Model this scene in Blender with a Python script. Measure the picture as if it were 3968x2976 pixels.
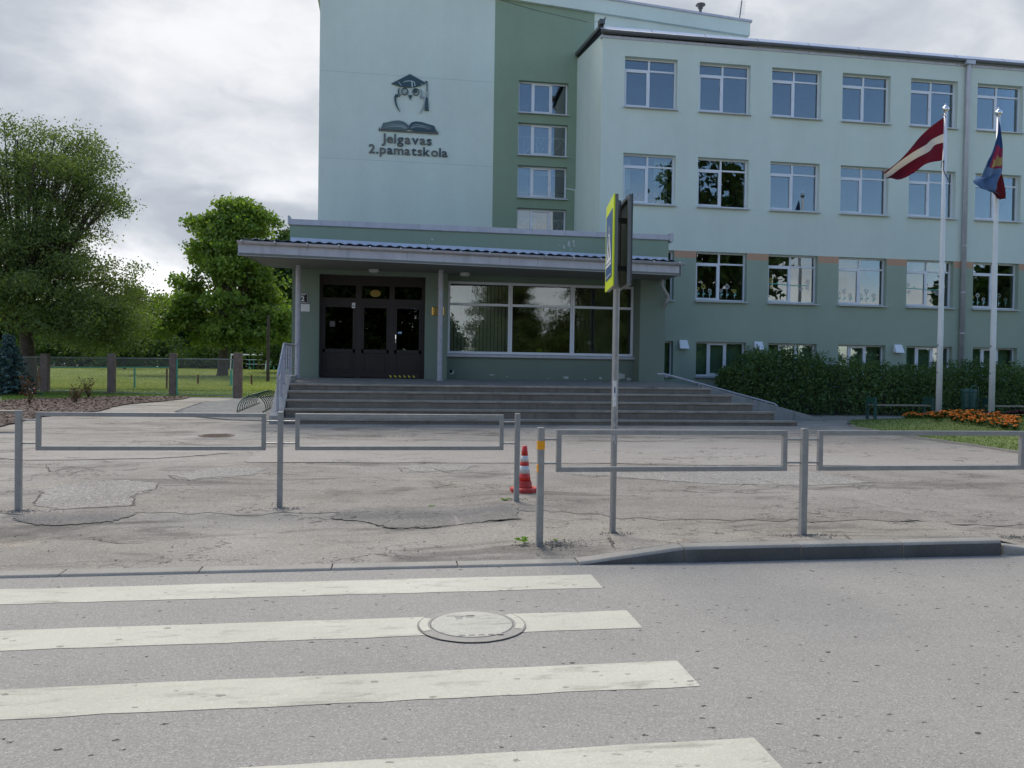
import bpy, bmesh, math, random
import numpy as np
from mathutils import Vector, Matrix, geometry

for o in list(bpy.data.objects):
    bpy.data.objects.remove(o)
SC = bpy.context.scene
COL = SC.collection
R = math.radians

# ------------------------------------------------------------------ camera
yaw, pitch, roll = R(8.894), R(0.963), R(0.839)
w_ = Vector((math.sin(yaw)*math.cos(pitch), math.cos(yaw)*math.cos(pitch), -math.sin(pitch)))
r_ = Vector((math.cos(yaw), -math.sin(yaw), 0))
u_ = r_.cross(w_)
rr = r_*math.cos(roll) + u_*math.sin(roll)
uu = u_*math.cos(roll) - r_*math.sin(roll)
cam = bpy.data.cameras.new('camera')
cam.sensor_width = 36; cam.lens = 28.53; cam.clip_start = 0.05; cam.clip_end = 3000
camo = bpy.data.objects.new('camera', cam); COL.objects.link(camo)
mw = Matrix((( rr.x, uu.x, -w_.x, 0), (rr.y, uu.y, -w_.y, 0), (rr.z, uu.z, -w_.z, 1.6), (0, 0, 0, 1)))
camo.matrix_world = mw
SC.camera = camo

# ------------------------------------------------------------------ sky, sun, exposure
SUN_EL, SUN_AZ = R(52), R(-12)          # sun behind the school, a little to the left
SC.view_settings.view_transform = 'Standard'
SC.view_settings.look = 'None'
SC.view_settings.gamma = 1
SC.view_settings.use_curve_mapping = False
SC.view_settings.exposure = 0.92
SC.cycles.max_bounces = 8
SC.cycles.transparent_max_bounces = 16
SC.cycles.use_denoising = True

world = bpy.data.worlds.new('World'); SC.world = world; world.use_nodes = True
wt = world.node_tree; wt.nodes.clear()

class G:
    """tiny node-graph helper"""
    def __init__(s, tree): s.t = tree
    def n(s, typ, **k):
        nd = s.t.nodes.new(typ)
        for a, b in k.items(): setattr(nd, a, b)
        return nd
    def put(s, sock, val):
        if isinstance(val, bpy.types.NodeSocket): s.t.links.new(val, sock)
        elif val is not None:
            try: sock.default_value = val
            except Exception: sock.default_value = (val[0], val[1], val[2], 1) if hasattr(val, '__len__') else (val,)*3
    def m(s, op, a, b=None, c=None, clamp=False):
        nd = s.n('ShaderNodeMath', operation=op); nd.use_clamp = clamp
        s.put(nd.inputs[0], a)
        if b is not None: s.put(nd.inputs[1], b)
        if c is not None: s.put(nd.inputs[2], c)
        return nd.outputs[0]
    def vm(s, op, a, b=None):
        nd = s.n('ShaderNodeVectorMath', operation=op)
        s.put(nd.inputs[0], a)
        if b is not None: s.put(nd.inputs[1], b)
        return nd.outputs[0]
    def noise(s, vec, scale, detail=4, rough=.55, dist=0.0):
        nd = s.n('ShaderNodeTexNoise'); s.put(nd.inputs['Vector'], vec)
        nd.inputs['Scale'].default_value = scale; nd.inputs['Detail'].default_value = detail
        nd.inputs['Roughness'].default_value = rough; nd.inputs['Distortion'].default_value = dist
        return nd.outputs['Fac']
    def voro(s, vec, scale, feature='F1', rnd=1.0):
        nd = s.n('ShaderNodeTexVoronoi', feature=feature); s.put(nd.inputs['Vector'], vec)
        nd.inputs['Scale'].default_value = scale; nd.inputs['Randomness'].default_value = rnd
        return nd
    def ss(s, v, lo, hi, a=0.0, b=1.0):
        nd = s.n('ShaderNodeMapRange', interpolation_type='SMOOTHSTEP')
        s.put(nd.inputs['Value'], v)
        for k, x in zip(('From Min', 'From Max', 'To Min', 'To Max'), (lo, hi, a, b)): nd.inputs[k].default_value = x
        return nd.outputs['Result']
    def mix(s, fac, a, b, blend='MIX'):
        nd = s.n('ShaderNodeMix', data_type='RGBA', blend_type=blend)
        s.put(nd.inputs[0], fac)
        for i, v in ((6, a), (7, b)):
            if isinstance(v, bpy.types.NodeSocket): s.t.links.new(v, nd.inputs[i])
            else: nd.inputs[i].default_value = (v[0], v[1], v[2], 1)
        return nd.outputs[2]
    def sep(s, v):
        nd = s.n('ShaderNodeSeparateXYZ'); s.put(nd.inputs[0], v); return nd.outputs
    def comb(s, x, y, z):
        nd = s.n('ShaderNodeCombineXYZ')
        for i, v in enumerate((x, y, z)): s.put(nd.inputs[i], v)
        return nd.outputs[0]

g = G(wt)
sky = g.n('ShaderNodeTexSky', sky_type='NISHITA', sun_disc=False)
sky.sun_elevation = SUN_EL; sky.sun_rotation = SUN_AZ; sky.altitude = 10; sky.air_density = 1.0; sky.dust_density = 0.15; sky.ozone_density = 2.6
d = g.n('ShaderNodeTexCoord').outputs['Generated']
dx, dy, dz = g.sep(d)
zc = g.m('ADD', g.m('MAXIMUM', dz, 0.0), 0.34)
cv = g.comb(g.m('DIVIDE', dx, zc), g.m('DIVIDE', dy, zc), 0.0)
cv = g.vm('ADD', cv, (3.1, 1.7, 0.4))
n1 = g.noise(cv, 0.9, 7, .52, .25)
bv = g.vm('ADD', g.vm('MULTIPLY', d, (-1.0, 1.0, 1.9)), (5.0, 17.0, 8.0))
bv = g.vm('ADD', bv, g.vm('MULTIPLY', g.comb(g.noise(bv, 5.0, 4), g.noise(g.vm('ADD', bv, (3, 8, 1)), 5.0, 4), g.noise(g.vm('ADD', bv, (7, 2, 5)), 5.0, 4)), (.16, .16, .13)))
n2 = g.noise(bv, 2.7, 7, .50)
n3 = g.noise(g.vm('ADD', bv, (1.0, 7.0, 5.0)), 6.5, 6, .56)
# cover: closed cloud deck on the school's side, breaking up into cumulus and blue behind the viewer
cover = g.m('ADD', n1, g.m('MULTIPLY', dy, 0.34))
cover = g.m('SUBTRACT', cover, g.m('MULTIPLY', g.m('MAXIMUM', dz, 0.0), g.ss(dy, -.5, .3, .38, 0.0)))
cover = g.m('ADD', cover, g.m('MULTIPLY', g.ss(dz, .33, .12), g.ss(dy, .1, -.4, 0.0, .26)))
mask = g.ss(cover, .36, .50)
tone = g.m('ADD', g.m('MULTIPLY', n2, .70), g.m('MULTIPLY', n3, .30))
tone = g.ss(tone, .41, .69)
grey = g.mix(tone, (.255, .280, .320), (.50, .505, .52))
# clouds facing the sun across the sky are lit from the front: whiter
front = g.ss(dy, .25, -.45)
grey = g.mix(front, grey, g.mix(tone, (.66, .66, .66), (1.12, 1.08, 1.02)))
low = g.m('MULTIPLY', g.ss(dz, .05, .30, 1.0, 0.0), g.ss(dy, -.3, .2))
grey = g.mix(g.m('MULTIPLY', low, g.ss(n2, .40, .56)), grey, (.67, .675, .68))
bg1 = g.n('ShaderNodeBackground'); g.put(bg1.inputs[0], sky.outputs[0]); bg1.inputs[1].default_value = 0.12
bg2 = g.n('ShaderNodeBackground'); g.put(bg2.inputs[0], grey); bg2.inputs[1].default_value = 1.0
mx = g.n('ShaderNodeMixShader'); g.put(mx.inputs[0], mask)
wt.links.new(bg1.outputs[0], mx.inputs[1]); wt.links.new(bg2.outputs[0], mx.inputs[2])
wo = g.n('ShaderNodeOutputWorld'); wt.links.new(mx.outputs[0], wo.inputs[0])

sl = bpy.data.lights.new('sun', 'SUN'); sl.energy = 1.5; sl.angle = R(24); sl.color = (1.0, .93, .83)
so = bpy.data.objects.new('sun', sl); COL.objects.link(so); so.location = (0, 0, 40)
sdir = Vector((math.sin(SUN_AZ)*math.cos(SUN_EL), math.cos(SUN_AZ)*math.cos(SUN_EL), math.sin(SUN_EL)))
so.rotation_euler = sdir.to_track_quat('Z', 'Y').to_euler()

# ------------------------------------------------------------------ materials
MATS = {}
def new_mat(name):
    m = bpy.data.materials.new(name); m.use_nodes = True; m.node_tree.nodes.clear()
    MATS[name] = m
    return m, G(m.node_tree)
def finish(gr, bsdf):
    o = gr.n('ShaderNodeOutputMaterial'); gr.t.links.new(bsdf.outputs[0], o.inputs[0])
def M(name, rgb, rough=.6, metal=0.0, var=.08, vs=1.5, fine=.06, fs=30, bump=.0, bs=60, spec=.5, streak=0.0, rvar=0.0):
    m, q = new_mat(name)
    pos = q.n('ShaderNodeNewGeometry').outputs['Position']
    f = q.m('ADD', 1.0, q.m('MULTIPLY', q.m('SUBTRACT', q.noise(pos, vs, 4), .5), 2*var*2))
    f2 = q.m('ADD', 1.0, q.m('MULTIPLY', q.m('SUBTRACT', q.noise(pos, fs, 3), .5), 2*fine*2))
    f = q.m('MULTIPLY', f, f2)
    if streak:
        sv = q.vm('MULTIPLY', pos, (6.0, 6.0, .35))
        f = q.m('MULTIPLY', f, q.m('SUBTRACT', 1.0, q.m('MULTIPLY', q.ss(q.noise(sv, 1.0, 3), .50, .72), streak)))
    col = q.vm('MULTIPLY', (rgb[0], rgb[1], rgb[2]), q.comb(f, f, f))
    b = q.n('ShaderNodeBsdfPrincipled')
    q.put(b.inputs['Base Color'], col)
    b.inputs['Roughness'].default_value = rough; b.inputs['Metallic'].default_value = metal
    b.inputs['Specular IOR Level'].default_value = spec
    if rvar: q.put(b.inputs['Roughness'], q.m('ADD', rough-rvar, q.m('MULTIPLY', q.noise(pos, 14, 4), 2*rvar)))
    if bump:
        bp = q.n('ShaderNodeBump'); bp.inputs['Strength'].default_value = bump; bp.inputs['Distance'].default_value = .01
        q.put(bp.inputs['Height'], q.noise(pos, bs, 4)); q.t.links.new(bp.outputs[0], b.inputs['Normal'])
    finish(q, b)
    return m

def stucco(name, rgb):
    m, q = new_mat(name)
    pos = q.n('ShaderNodeNewGeometry').outputs['Position']
    big = q.noise(pos, .28, 5, .6)
    mid = q.noise(pos, 1.7, 5, .6)
    sv = q.vm('MULTIPLY', pos, (1.1, 1.1, .10))
    st = q.noise(sv, 1.0, 4, .6)
    fine = q.noise(pos, 55, 2)
    f = q.m('ADD', .80, q.m('MULTIPLY', big, .16))
    f = q.m('ADD', f, q.m('MULTIPLY', mid, .10))
    f = q.m('ADD', f, q.m('MULTIPLY', q.m('SUBTRACT', st, .4), .15))
    f = q.m('ADD', f, q.m('MULTIPLY', q.m('SUBTRACT', fine, .5), .22))
    col = q.vm('MULTIPLY', rgb, q.comb(f, f, f))
    b = q.n('ShaderNodeBsdfPrincipled'); q.put(b.inputs['Base Color'], col)
    b.inputs['Roughness'].default_value = .85; b.inputs['Specular IOR Level'].default_value = .25
    bp = q.n('ShaderNodeBump'); bp.inputs['Strength'].default_value = .35; bp.inputs['Distance'].default_value = .006
    q.put(bp.inputs['Height'], q.noise(pos, 90, 3)); q.t.links.new(bp.outputs[0], b.inputs['Normal'])
    finish(q, b); return m

def asphalt(name, rgb, warm=(1, 1, 1), patch=.25, pits=.5, speck=.5, blot=0.0, sand=0.0, fs=105, ps=22, wear=0.0):
    m, q = new_mat(name)
    pos = q.n('ShaderNodeNewGeometry').outputs['Position']
    flat = q.vm('MULTIPLY', pos, (1, 1, .0))
    big = q.noise(flat, .23, 5, .6, .4)
    mid = q.noise(flat, 1.3, 6, .62, .3)
    f = q.m('ADD', 1.0, q.m('MULTIPLY', q.m('SUBTRACT', big, .5), patch*2.2))
    f = q.m('ADD', f, q.m('MULTIPLY', q.m('SUBTRACT', mid, .5), patch*1.5))
    v = q.voro(flat, fs)
    rnd = q.sep(v.outputs['Color'])[0]
    sp = q.m('MULTIPLY', q.ss(rnd, .80, .99), speck)
    dk = q.m('MULTIPLY', q.ss(rnd, .28, .05), speck*.55)
    f = q.m('ADD', f, q.m('SUBTRACT', sp, dk))
    gr = q.noise(flat, 260, 2)
    f = q.m('MULTIPLY', f, q.m('ADD', .86, q.m('MULTIPLY', gr, .28)))
    # pits: sparse, of many sizes, stretched a little
    warp = q.vm('ADD', q.vm('MULTIPLY', flat, (.62, 1, 1)), q.vm('MULTIPLY', q.comb(q.noise(flat, 60, 2), q.noise(flat, 47, 2), 0), (.03, .03, 0)))
    pv = q.voro(warp, ps)
    pr = q.sep(pv.outputs['Color'])
    lim = q.m('MULTIPLY', q.m('POWER', pr[1], 4.0), .30)
    pit = q.ss(q.m('SUBTRACT', pv.outputs['Distance'], lim), .10, -.06)
    pit = q.m('MULTIPLY', pit, q.ss(pr[0], .45, .75))
    f = q.m('MULTIPLY', f, q.m('SUBTRACT', 1.0, q.m('MULTIPLY', pit, pits)))
    if blot:
        bl = q.noise(q.vm('MULTIPLY', flat, (.55, 1.5, 1)), .8, 6, .68, .8)
        f = q.m('MULTIPLY', f, q.ss(bl, .50, .66, 1.0, 1.0-blot))
        # hairline cracks
        cw = q.vm('ADD', q.vm('MULTIPLY', flat, (.5, 1.1, 1)), q.vm('MULTIPLY', q.comb(q.noise(flat, 1.7, 5), q.noise(q.vm('ADD', flat, (5, 9, 0)), 1.7, 5), 0), (1.6, 1.6, 0)))
        ce = q.voro(cw, 1.15, 'DISTANCE_TO_EDGE').outputs['Distance']
        cr = q.m('MULTIPLY', q.ss(ce, .020, .004), q.ss(q.noise(flat, .55, 3), .46, .56))
        f = q.m('MULTIPLY', f, q.m('SUBTRACT', 1.0, q.m('MULTIPLY', cr, .6)))
    if wear:
        wv = q.noise(q.vm('MULTIPLY', flat, (1.2, 5.0, 1)), 1.6, 7, .72, .4)
        f = q.m('MULTIPLY', f, q.ss(wv, .50, .74, 1.0, 1.0-wear))
    tint = q.mix(q.ss(big, .35, .65), (rgb[0]*warm[0], rgb[1]*warm[1], rgb[2]*warm[2]), rgb)
    if sand:
        sd = q.noise(q.vm('ADD', q.vm('MULTIPLY', flat, (.5, 1.3, 1)), (31, 7, 0)), .9, 6, .7, .5)
        tint = q.mix(q.m('MULTIPLY', q.ss(sd, .56, .72), sand), tint, (.46, .385, .29))
    col = q.vm('MULTIPLY', tint, q.comb(f, f, f))
    b = q.n('ShaderNodeBsdfPrincipled'); q.put(b.inputs['Base Color'], col)
    b.inputs['Roughness'].default_value = .82; b.inputs['Specular IOR Level'].default_value = .35
    bp = q.n('ShaderNodeBump'); bp.inputs['Strength'].default_value = .5; bp.inputs['Distance'].default_value = .006
    hh = q.m('SUBTRACT', q.m('ADD', q.noise(flat, 90, 3), q.m('MULTIPLY', rnd, .5)), q.m('MULTIPLY', pit, 2.0))
    q.put(bp.inputs['Height'], hh); q.t.links.new(bp.outputs[0], b.inputs['Normal'])
    finish(q, b); return m

def leafmat(name, rgb, rgb2, trans=.35, rough=.5, spec=.4):
    m, q = new_mat(name)
    geo = q.n('ShaderNodeNewGeometry')
    rnd = geo.outputs['Random Per Island']
    cl = q.noise(geo.outputs['Position'], .7, 3)
    f = q.m('ADD', q.m('MULTIPLY', rnd, .6), q.m('MULTIPLY', q.ss(cl, .35, .65), .4))
    col = q.mix(f, rgb, rgb2)
    b = q.n('ShaderNodeBsdfPrincipled'); q.put(b.inputs['Base Color'], col)
    b.inputs['Roughness'].default_value = rough; b.inputs['Specular IOR Level'].default_value = spec
    t = q.n('ShaderNodeBsdfTranslucent')
    q.put(t.inputs['Color'], q.vm('MULTIPLY', col, (1.25, 1.35, .55)))
    mx = q.n('ShaderNodeMixShader'); mx.inputs[0].default_value = trans
    q.t.links.new(b.outputs[0], mx.inputs[1]); q.t.links.new(t.outputs[0], mx.inputs[2])
    finish(q, mx); return m

def glassmat(name, base=.16, tint=(.80, .84, .82)):
    m, q = new_mat(name)
    fr = q.n('ShaderNodeFresnel'); fr.inputs[0].default_value = 1.45
    pos = q.n('ShaderNodeNewGeometry').outputs['Position']
    fac = q.m('ADD', base, q.m('MULTIPLY', fr.outputs[0], .8), clamp=True)
    tr = q.n('ShaderNodeBsdfTransparent'); tr.inputs[0].default_value = (*tint, 1)
    gl = q.n('ShaderNodeBsdfGlossy'); gl.inputs['Roughness'].default_value = .0; gl.inputs['Color'].default_value = (.86, .93, 1.0, 1)
    bp = q.n('ShaderNodeBump'); bp.inputs['Strength'].default_value = .05; bp.inputs['Distance'].default_value = .02
    q.put(bp.inputs['Height'], q.noise(pos, 1.3, 2)); q.t.links.new(bp.outputs[0], gl.inputs['Normal'])
    mx = q.n('ShaderNodeMixShader'); q.put(mx.inputs[0], fac)
    q.t.links.new(tr.outputs[0], mx.inputs[1]); q.t.links.new(gl.outputs[0], mx.inputs[2])
    finish(q, mx); return m

def clothmat(name, rgb, trans=.3):
    m, q = new_mat(name)
    pos = q.n('ShaderNodeNewGeometry').outputs['Position']
    f = q.m('ADD', .85, q.m('MULTIPLY', q.noise(pos, 5, 3), .3))
    col = q.vm('MULTIPLY', rgb, q.comb(f, f, f))
    b = q.n('ShaderNodeBsdfPrincipled'); q.put(b.inputs['Base Color'], col); b.inputs['Roughness'].default_value = .8
    b.inputs['Specular IOR Level'].default_value = .2
    t = q.n('ShaderNodeBsdfTranslucent'); q.put(t.inputs['Color'], col)
    mx = q.n('ShaderNodeMixShader'); mx.inputs[0].default_value = trans
    q.t.links.new(b.outputs[0], mx.inputs[1]); q.t.links.new(t.outputs[0], mx.inputs[2])
    finish(q, mx); return m

stucco('mint', (.66, .745, .675)); stucco('stripe_green', (.27, .355, .255)); stucco('lower_green', (.36, .43, .345))
stucco('porch_green_shaded', (.195, .245, .195)); stucco('parapet_green', (.28, .365, .275)); stucco('orange', (.56, .345, .235)); stucco('soffit', (.19, .20, .175))  # walls under the canopy: parapet green darkened, the canopy's shade put into the colour
M('reveal', (.36, .44, .42), .85, var=.05)
M('lilac_metal', (.49, .485, .52), .45, .25, var=.10, vs=2.5, streak=.15, rvar=.1)
M('flashing', (.56, .62, .74), .4, .2, var=.06, streak=.1)
M('dark_gutter', (.10, .105, .11), .45, .3)
M('white_pvc', (.72, .74, .79), .35, var=.03, fine=.02)
M('sill_metal', (.55, .57, .64), .4, .2, var=.05)
M('corrugated', (.13, .16, .225), .5, .1, var=.1)
M('door_brown', (.021, .012, .010), .5, var=.2, vs=4, fine=.1, fs=40)
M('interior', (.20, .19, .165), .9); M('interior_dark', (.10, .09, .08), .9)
M('green_blind', (.30, .46, .30), .8, var=.06); M('pale_curtain', (.62, .70, .66), .85, var=.08)
M('slat_blind', (.74, .74, .66), .8, var=.08)
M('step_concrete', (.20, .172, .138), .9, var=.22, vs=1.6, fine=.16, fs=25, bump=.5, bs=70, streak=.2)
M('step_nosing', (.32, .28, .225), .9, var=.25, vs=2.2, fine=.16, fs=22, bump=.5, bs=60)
M('tile', (.24, .22, .19), .8, var=.2, vs=3, fine=.12)
M('concrete', (.33, .315, .285), .9, var=.18, vs=2, fine=.12, fs=30, bump=.5, streak=.3)
M('kerb_stain_shade', (.12, .118, .112), .85, var=.35, vs=2.2, fine=.15, fs=60, bump=.4, bs=90)  # kerb front face: dark stain with the face's shade painted in
M('kerb', (.37, .345, .30), .9, var=.14, vs=2.5, fine=.15, fs=70, bump=.4, bs=90)
M('galvanised', (.335, .335, .33), .42, .2, var=.14, vs=9, fine=.10, fs=60, rvar=.12)
M('lilac_paint', (.385, .385, .42), .5, var=.15, vs=8, fine=.1)
M('cone_red', (.62, .035, .025), .38, var=.08, vs=6); M('cone_red_matt', (.50, .05, .04), .6, var=.1, vs=8)
M('cone_white', (.62, .64, .65), .35, var=.06, vs=30, fine=.15, fs=90)
M('orange_tape', (.85, .36, .01), .4, var=.05); M('paper', (.70, .70, .69), .8, var=.08, vs=20)
M('ink', (.035, .035, .06), .7); M('ink_blue', (.03, .04, .16), .6); M('chalk', (.75, .75, .75), .8)
M('sign_yellow', (.66, .80, .015), .4, var=.05); M('sign_blue', (.035, .10, .26), .35, var=.06); M('sign_white', (.78, .80, .82), .4, var=.03)
M('sign_back', (.085, .09, .098), .42, .35, var=.15, vs=5); M('sign_edge', (.20, .21, .22), .45, .4)
M('plaque_black', (.018, .016, .017), .35); M('brass', (.62, .40, .12), .22, .85, var=.12, vs=6)
M('white_paint', (.78, .79, .80), .4, var=.05); M('chrome', (.75, .76, .78), .12, 1.0, var=.03)
M('bench_green', (.025, .085, .065), .5, var=.15); M('bench_wood', (.30, .25, .20), .7, var=.2, vs=5)
M('rack_green', (.018, .075, .045), .45, var=.15)
M('bark', (.070, .055, .042), .95, var=.35, vs=6, fine=.25, fs=24, bump=1.0, bs=18)
M('post_concrete', (.17, .125, .105), .95, var=.3, vs=3, fine=.2, fs=20, bump=.7)
M('wire', (.22, .24, .23), .5, .4); M('teal', (.04, .34, .26), .5, var=.1); M('rust', (.13, .055, .03), .8, var=.2)
M('goal_white', (.68, .70, .70), .5); M('letter_a', (.115, .112, .098), .42, .3, var=.1, vs=5); M('letter_b', (.050, .064, .072), .4, .3, var=.1, vs=5)
M('logo_dark', (.028, .060, .070), .35, .3, var=.08); M('logo_green', (.085, .115, .105), .33, .6, var=.2, vs=4); M('logo_light', (.45, .55, .54), .6)
M('logo_grey', (.26, .29, .28), .35, .7)
M('iron', (.115, .07, .055), .7, .3, var=.3, vs=14, fine=.2); M('iron_grey', (.335, .318, .285), .75, .1, var=.12, vs=10, fine=.12, fs=80)
M('joint_grey', (.20, .19, .172), .9, var=.3, vs=9); M('void', (.012, .012, .012), .9); M('crack', (.095, .086, .076), .95, var=.3, vs=8)
M('pebble', (.40, .375, .34), .9, var=.1, vs=2, fine=.45, fs=48, bump=1.0, bs=50)
M('paver', (.25, .245, .235), .9, var=.15, vs=1.5, fine=.12, fs=30); M('gravel', (.20, .19, .17), .95, var=.4, vs=20, fine=.3, fs=90)
M('mulch', (.115, .082, .062), .95, var=.35, vs=3, fine=.4, fs=45); M('chip', (.175, .125, .098), .9, var=.45, vs=9, fine=.3, fs=40)
M('soil_grass', (.175, .215, .062), .95, var=.3, vs=.5, fine=.3, fs=9); M('far_ground', (.07, .10, .035), 1, var=.3, vs=.1)
M('sand', (.33, .29, .22), .95, var=.2); M('pot_black', (.02, .02, .022), .5); M('pot_lime', (.42, .50, .03), .45)
M('lamp_white', (.55, .56, .53), .4); M('bright_white', (.80, .82, .86), .35); M('cable', (.03, .03, .03), .6)
M('hazard_yellow', (.62, .55, .03), .5); M('hazard_black', (.02, .02, .02), .5); M('ochre', (.28, .19, .03), .6)
M('sticker_blue', (.35, .60, .78), .5); M('st_white', (.75, .77, .76), .6); M('st_yellow', (.68, .60, .12), .6); M('st_teal', (.16, .55, .47), .6)
M('plaster_chip', (.52, .54, .50), .9, var=.1); M('terracotta', (.35, .30, .08), .7)
asphalt('road', (.345, .325, .292), patch=.16, pits=.80, speck=.40, fs=150, ps=30)
asphalt('plaza', (.310, .287, .250), warm=(1.01, .99, .97), patch=.40, pits=.7, speck=.45, blot=.50, sand=.40, fs=95, ps=24)
asphalt('strip', (.345, .316, .282), warm=(1.03, 1, .97), patch=.16, pits=.35, speck=.30, blot=.12, fs=75)
asphalt('patch_worn', (.272, .250, .220), warm=(1.01, .99, .97), patch=.45, pits=.75, speck=.5, blot=.45, sand=.45, fs=85, ps=20)
asphalt('patch_dark', (.225, .208, .186), patch=.5, pits=.6, speck=.5, blot=.2, sand=.12, fs=70)
asphalt('patch_rough', (.285, .268, .242), patch=.3, pits=.8, speck=.75, fs=55)
asphalt('marking', (.61, .59, .495), warm=(1, .99, .97), patch=.24, pits=.45, speck=.10, wear=.42)
asphalt('lid_paint', (.52, .50, .43), patch=.3, pits=.5, speck=.15, wear=.55)
glassmat('glass', .095); glassmat('glass_dark', .10, (.72, .74, .70)); glassmat('door_glass', .025, (.45, .42, .38))
clothmat('maroon', (.135, .010, .022)); clothmat('flag_white', (.62, .56, .47)); clothmat('flag_blue', (.020, .055, .16)); clothmat('flag_lblue', (.10, .17, .30))
clothmat('flag_red', (.15, .018, .022)); clothmat('flag_pink', (.22, .03, .075)); clothmat('flag_gold', (.30, .24, .10))
leafmat('leaf_left', (.085, .130, .036), (.200, .250, .085), .46)
leafmat('leaf_chestnut', (.095, .175, .028), (.235, .320, .068), .48)
leafmat('leaf_wood', (.030, .066, .018), (.080, .130, .030), .32, .7, .15)
leafmat('leaf_hedge', (.052, .110, .034), (.150, .225, .070), .34)
leafmat('needle', (.050, .105, .095), (.12, .19, .185), .1)
leafmat('grass', (.075, .145, .020), (.155, .235, .040), .35); leafmat('grass_dry', (.22, .265, .08), (.37, .40, .16), .4)
leafmat('rose_leaf', (.10, .018, .014), (.12, .10, .04), .3); leafmat('weed', (.14, .28, .02), (.24, .40, .05), .3)
leafmat('marigold', (.62, .13, .004), (.82, .27, .008), .2); leafmat('marigold_leaf', (.03, .075, .012), (.06, .12, .02), .2)
leafmat('dark_red', (.030, .006, .010), (.065, .012, .018), .2); leafmat('clover', (.60, .62, .55), (.75, .77, .70), .2)
leafmat('houseplant', (.02, .07, .02), (.06, .14, .05), .3)

# ------------------------------------------------------------------ mesh helpers
def mats_of(mats): return [MATS[m] for m in ((mats,) if isinstance(mats, str) else mats)]
class MB:
    def __init__(s): s.v = []; s.f = []; s.m = []
    def add(s, vs, fs, mi=0):
        b = len(s.v); s.v += [tuple(p) for p in vs]
        for f in fs: s.f.append(tuple(i+b for i in f)); s.m.append(mi)
        return s
    def box(s, x0, x1, y0, y1, z0, z1, mi=0):
        return s.add([(x0,y0,z0),(x1,y0,z0),(x1,y1,z0),(x0,y1,z0),(x0,y0,z1),(x1,y0,z1),(x1,y1,z1),(x0,y1,z1)],
                     [(3,2,1,0),(4,5,6,7),(0,1,5,4),(1,2,6,5),(2,3,7,6),(3,0,4,7)], mi)
    def quad(s, a, b, c, d, mi=0): return s.add([a,b,c,d], [(0,1,2,3)], mi)
    def prism_xz(s, poly, y0, y1, mi=0):
        n = len(poly)
        vs = [(x,y0,z) for x,z in poly]+[(x,y1,z) for x,z in poly]
        return s.add(vs, [tuple(range(n)), tuple(reversed(range(n,2*n)))]+[(i,i+n,(i+1)%n+n,(i+1)%n) for i in range(n)], mi)
    def prism_xy(s, poly, z0, z1, mi=0):
        n = len(poly)
        vs = [(x,y,z0) for x,y in poly]+[(x,y,z1) for x,y in poly]
        return s.add(vs, [tuple(reversed(range(n))), tuple(range(n,2*n))]+[(i,(i+1)%n,(i+1)%n+n,i+n) for i in range(n)], mi)
    def prism_yz(s, poly, x0, x1, mi=0):
        n = len(poly)
        vs = [(x0,y,z) for y,z in poly]+[(x1,y,z) for y,z in poly]
        return s.add(vs, [tuple(range(n)), tuple(reversed(range(n,2*n)))]+[(i,i+n,(i+1)%n+n,(i+1)%n) for i in range(n)], mi)
    def tube(s, pts, r, n=8, mi=0, cap=True):
        pts = [Vector(p) for p in pts]; rs = r if hasattr(r, '__len__') else [r]*len(pts)
        vs = []; up = None
        for i, p in enumerate(pts):
            t = (pts[min(i+1,len(pts)-1)]-pts[max(i-1,0)]).normalized()
            if up is None: up = Vector((0,0,1)) if abs(t.z) < .9 else Vector((1,0,0))
            a = t.cross(up)
            if a.length < 1e-4: a = t.cross(Vector((1,0,0)))
            a.normalize(); b = a.cross(t).normalized(); up = b
            for k in range(n):
                an = 2*math.pi*k/n
                vs.append(p+(a*math.cos(an)+b*math.sin(an))*rs[i])
        fs = []
        for i in range(len(pts)-1):
            for k in range(n): fs.append((i*n+k, i*n+(k+1)%n, (i+1)*n+(k+1)%n, (i+1)*n+k))
        if cap: fs += [tuple(reversed(range(n))), tuple(range((len(pts)-1)*n, len(pts)*n))]
        return s.add(vs, fs, mi)
    def lathe(s, prof, c, n=20, mi=0, axis='z'):
        vs = []
        for r, z in prof:
            for k in range(n):
                a = 2*math.pi*k/n
                if axis == 'z': vs.append((c[0]+r*math.cos(a), c[1]+r*math.sin(a), c[2]+z))
                else: vs.append((c[0]+r*math.cos(a), c[1]+z, c[2]+r*math.sin(a)))
        fs = []
        for i in range(len(prof)-1):
            for k in range(n): fs.append((i*n+k, i*n+(k+1)%n, (i+1)*n+(k+1)%n, (i+1)*n+k))
        fs += [tuple(reversed(range(n))), tuple(range((len(prof)-1)*n, len(prof)*n))]
        return s.add(vs, fs, mi)
    def mesh(s, name, mats, smooth=False):
        me = bpy.data.meshes.new(name); me.from_pydata(s.v, [], s.f)
        for m in mats_of(mats): me.materials.append(m)
        me.polygons.foreach_set('material_index', s.m)
        if len(s.f) < 6000:
            bm = bmesh.new(); bm.from_mesh(me); bmesh.ops.recalc_face_normals(bm, faces=bm.faces); bm.to_mesh(me); bm.free()
        if smooth:
            me.polygons.foreach_set('use_smooth', [True]*len(me.polygons))
        me.update(); return me
    def build(s, name, mats, parent=None, smooth=False, bevel=0, loc=None, local=False):
        o = bpy.data.objects.new(name, s.mesh(name, mats, smooth))
        return place(o, parent, bevel, loc, local)
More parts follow.
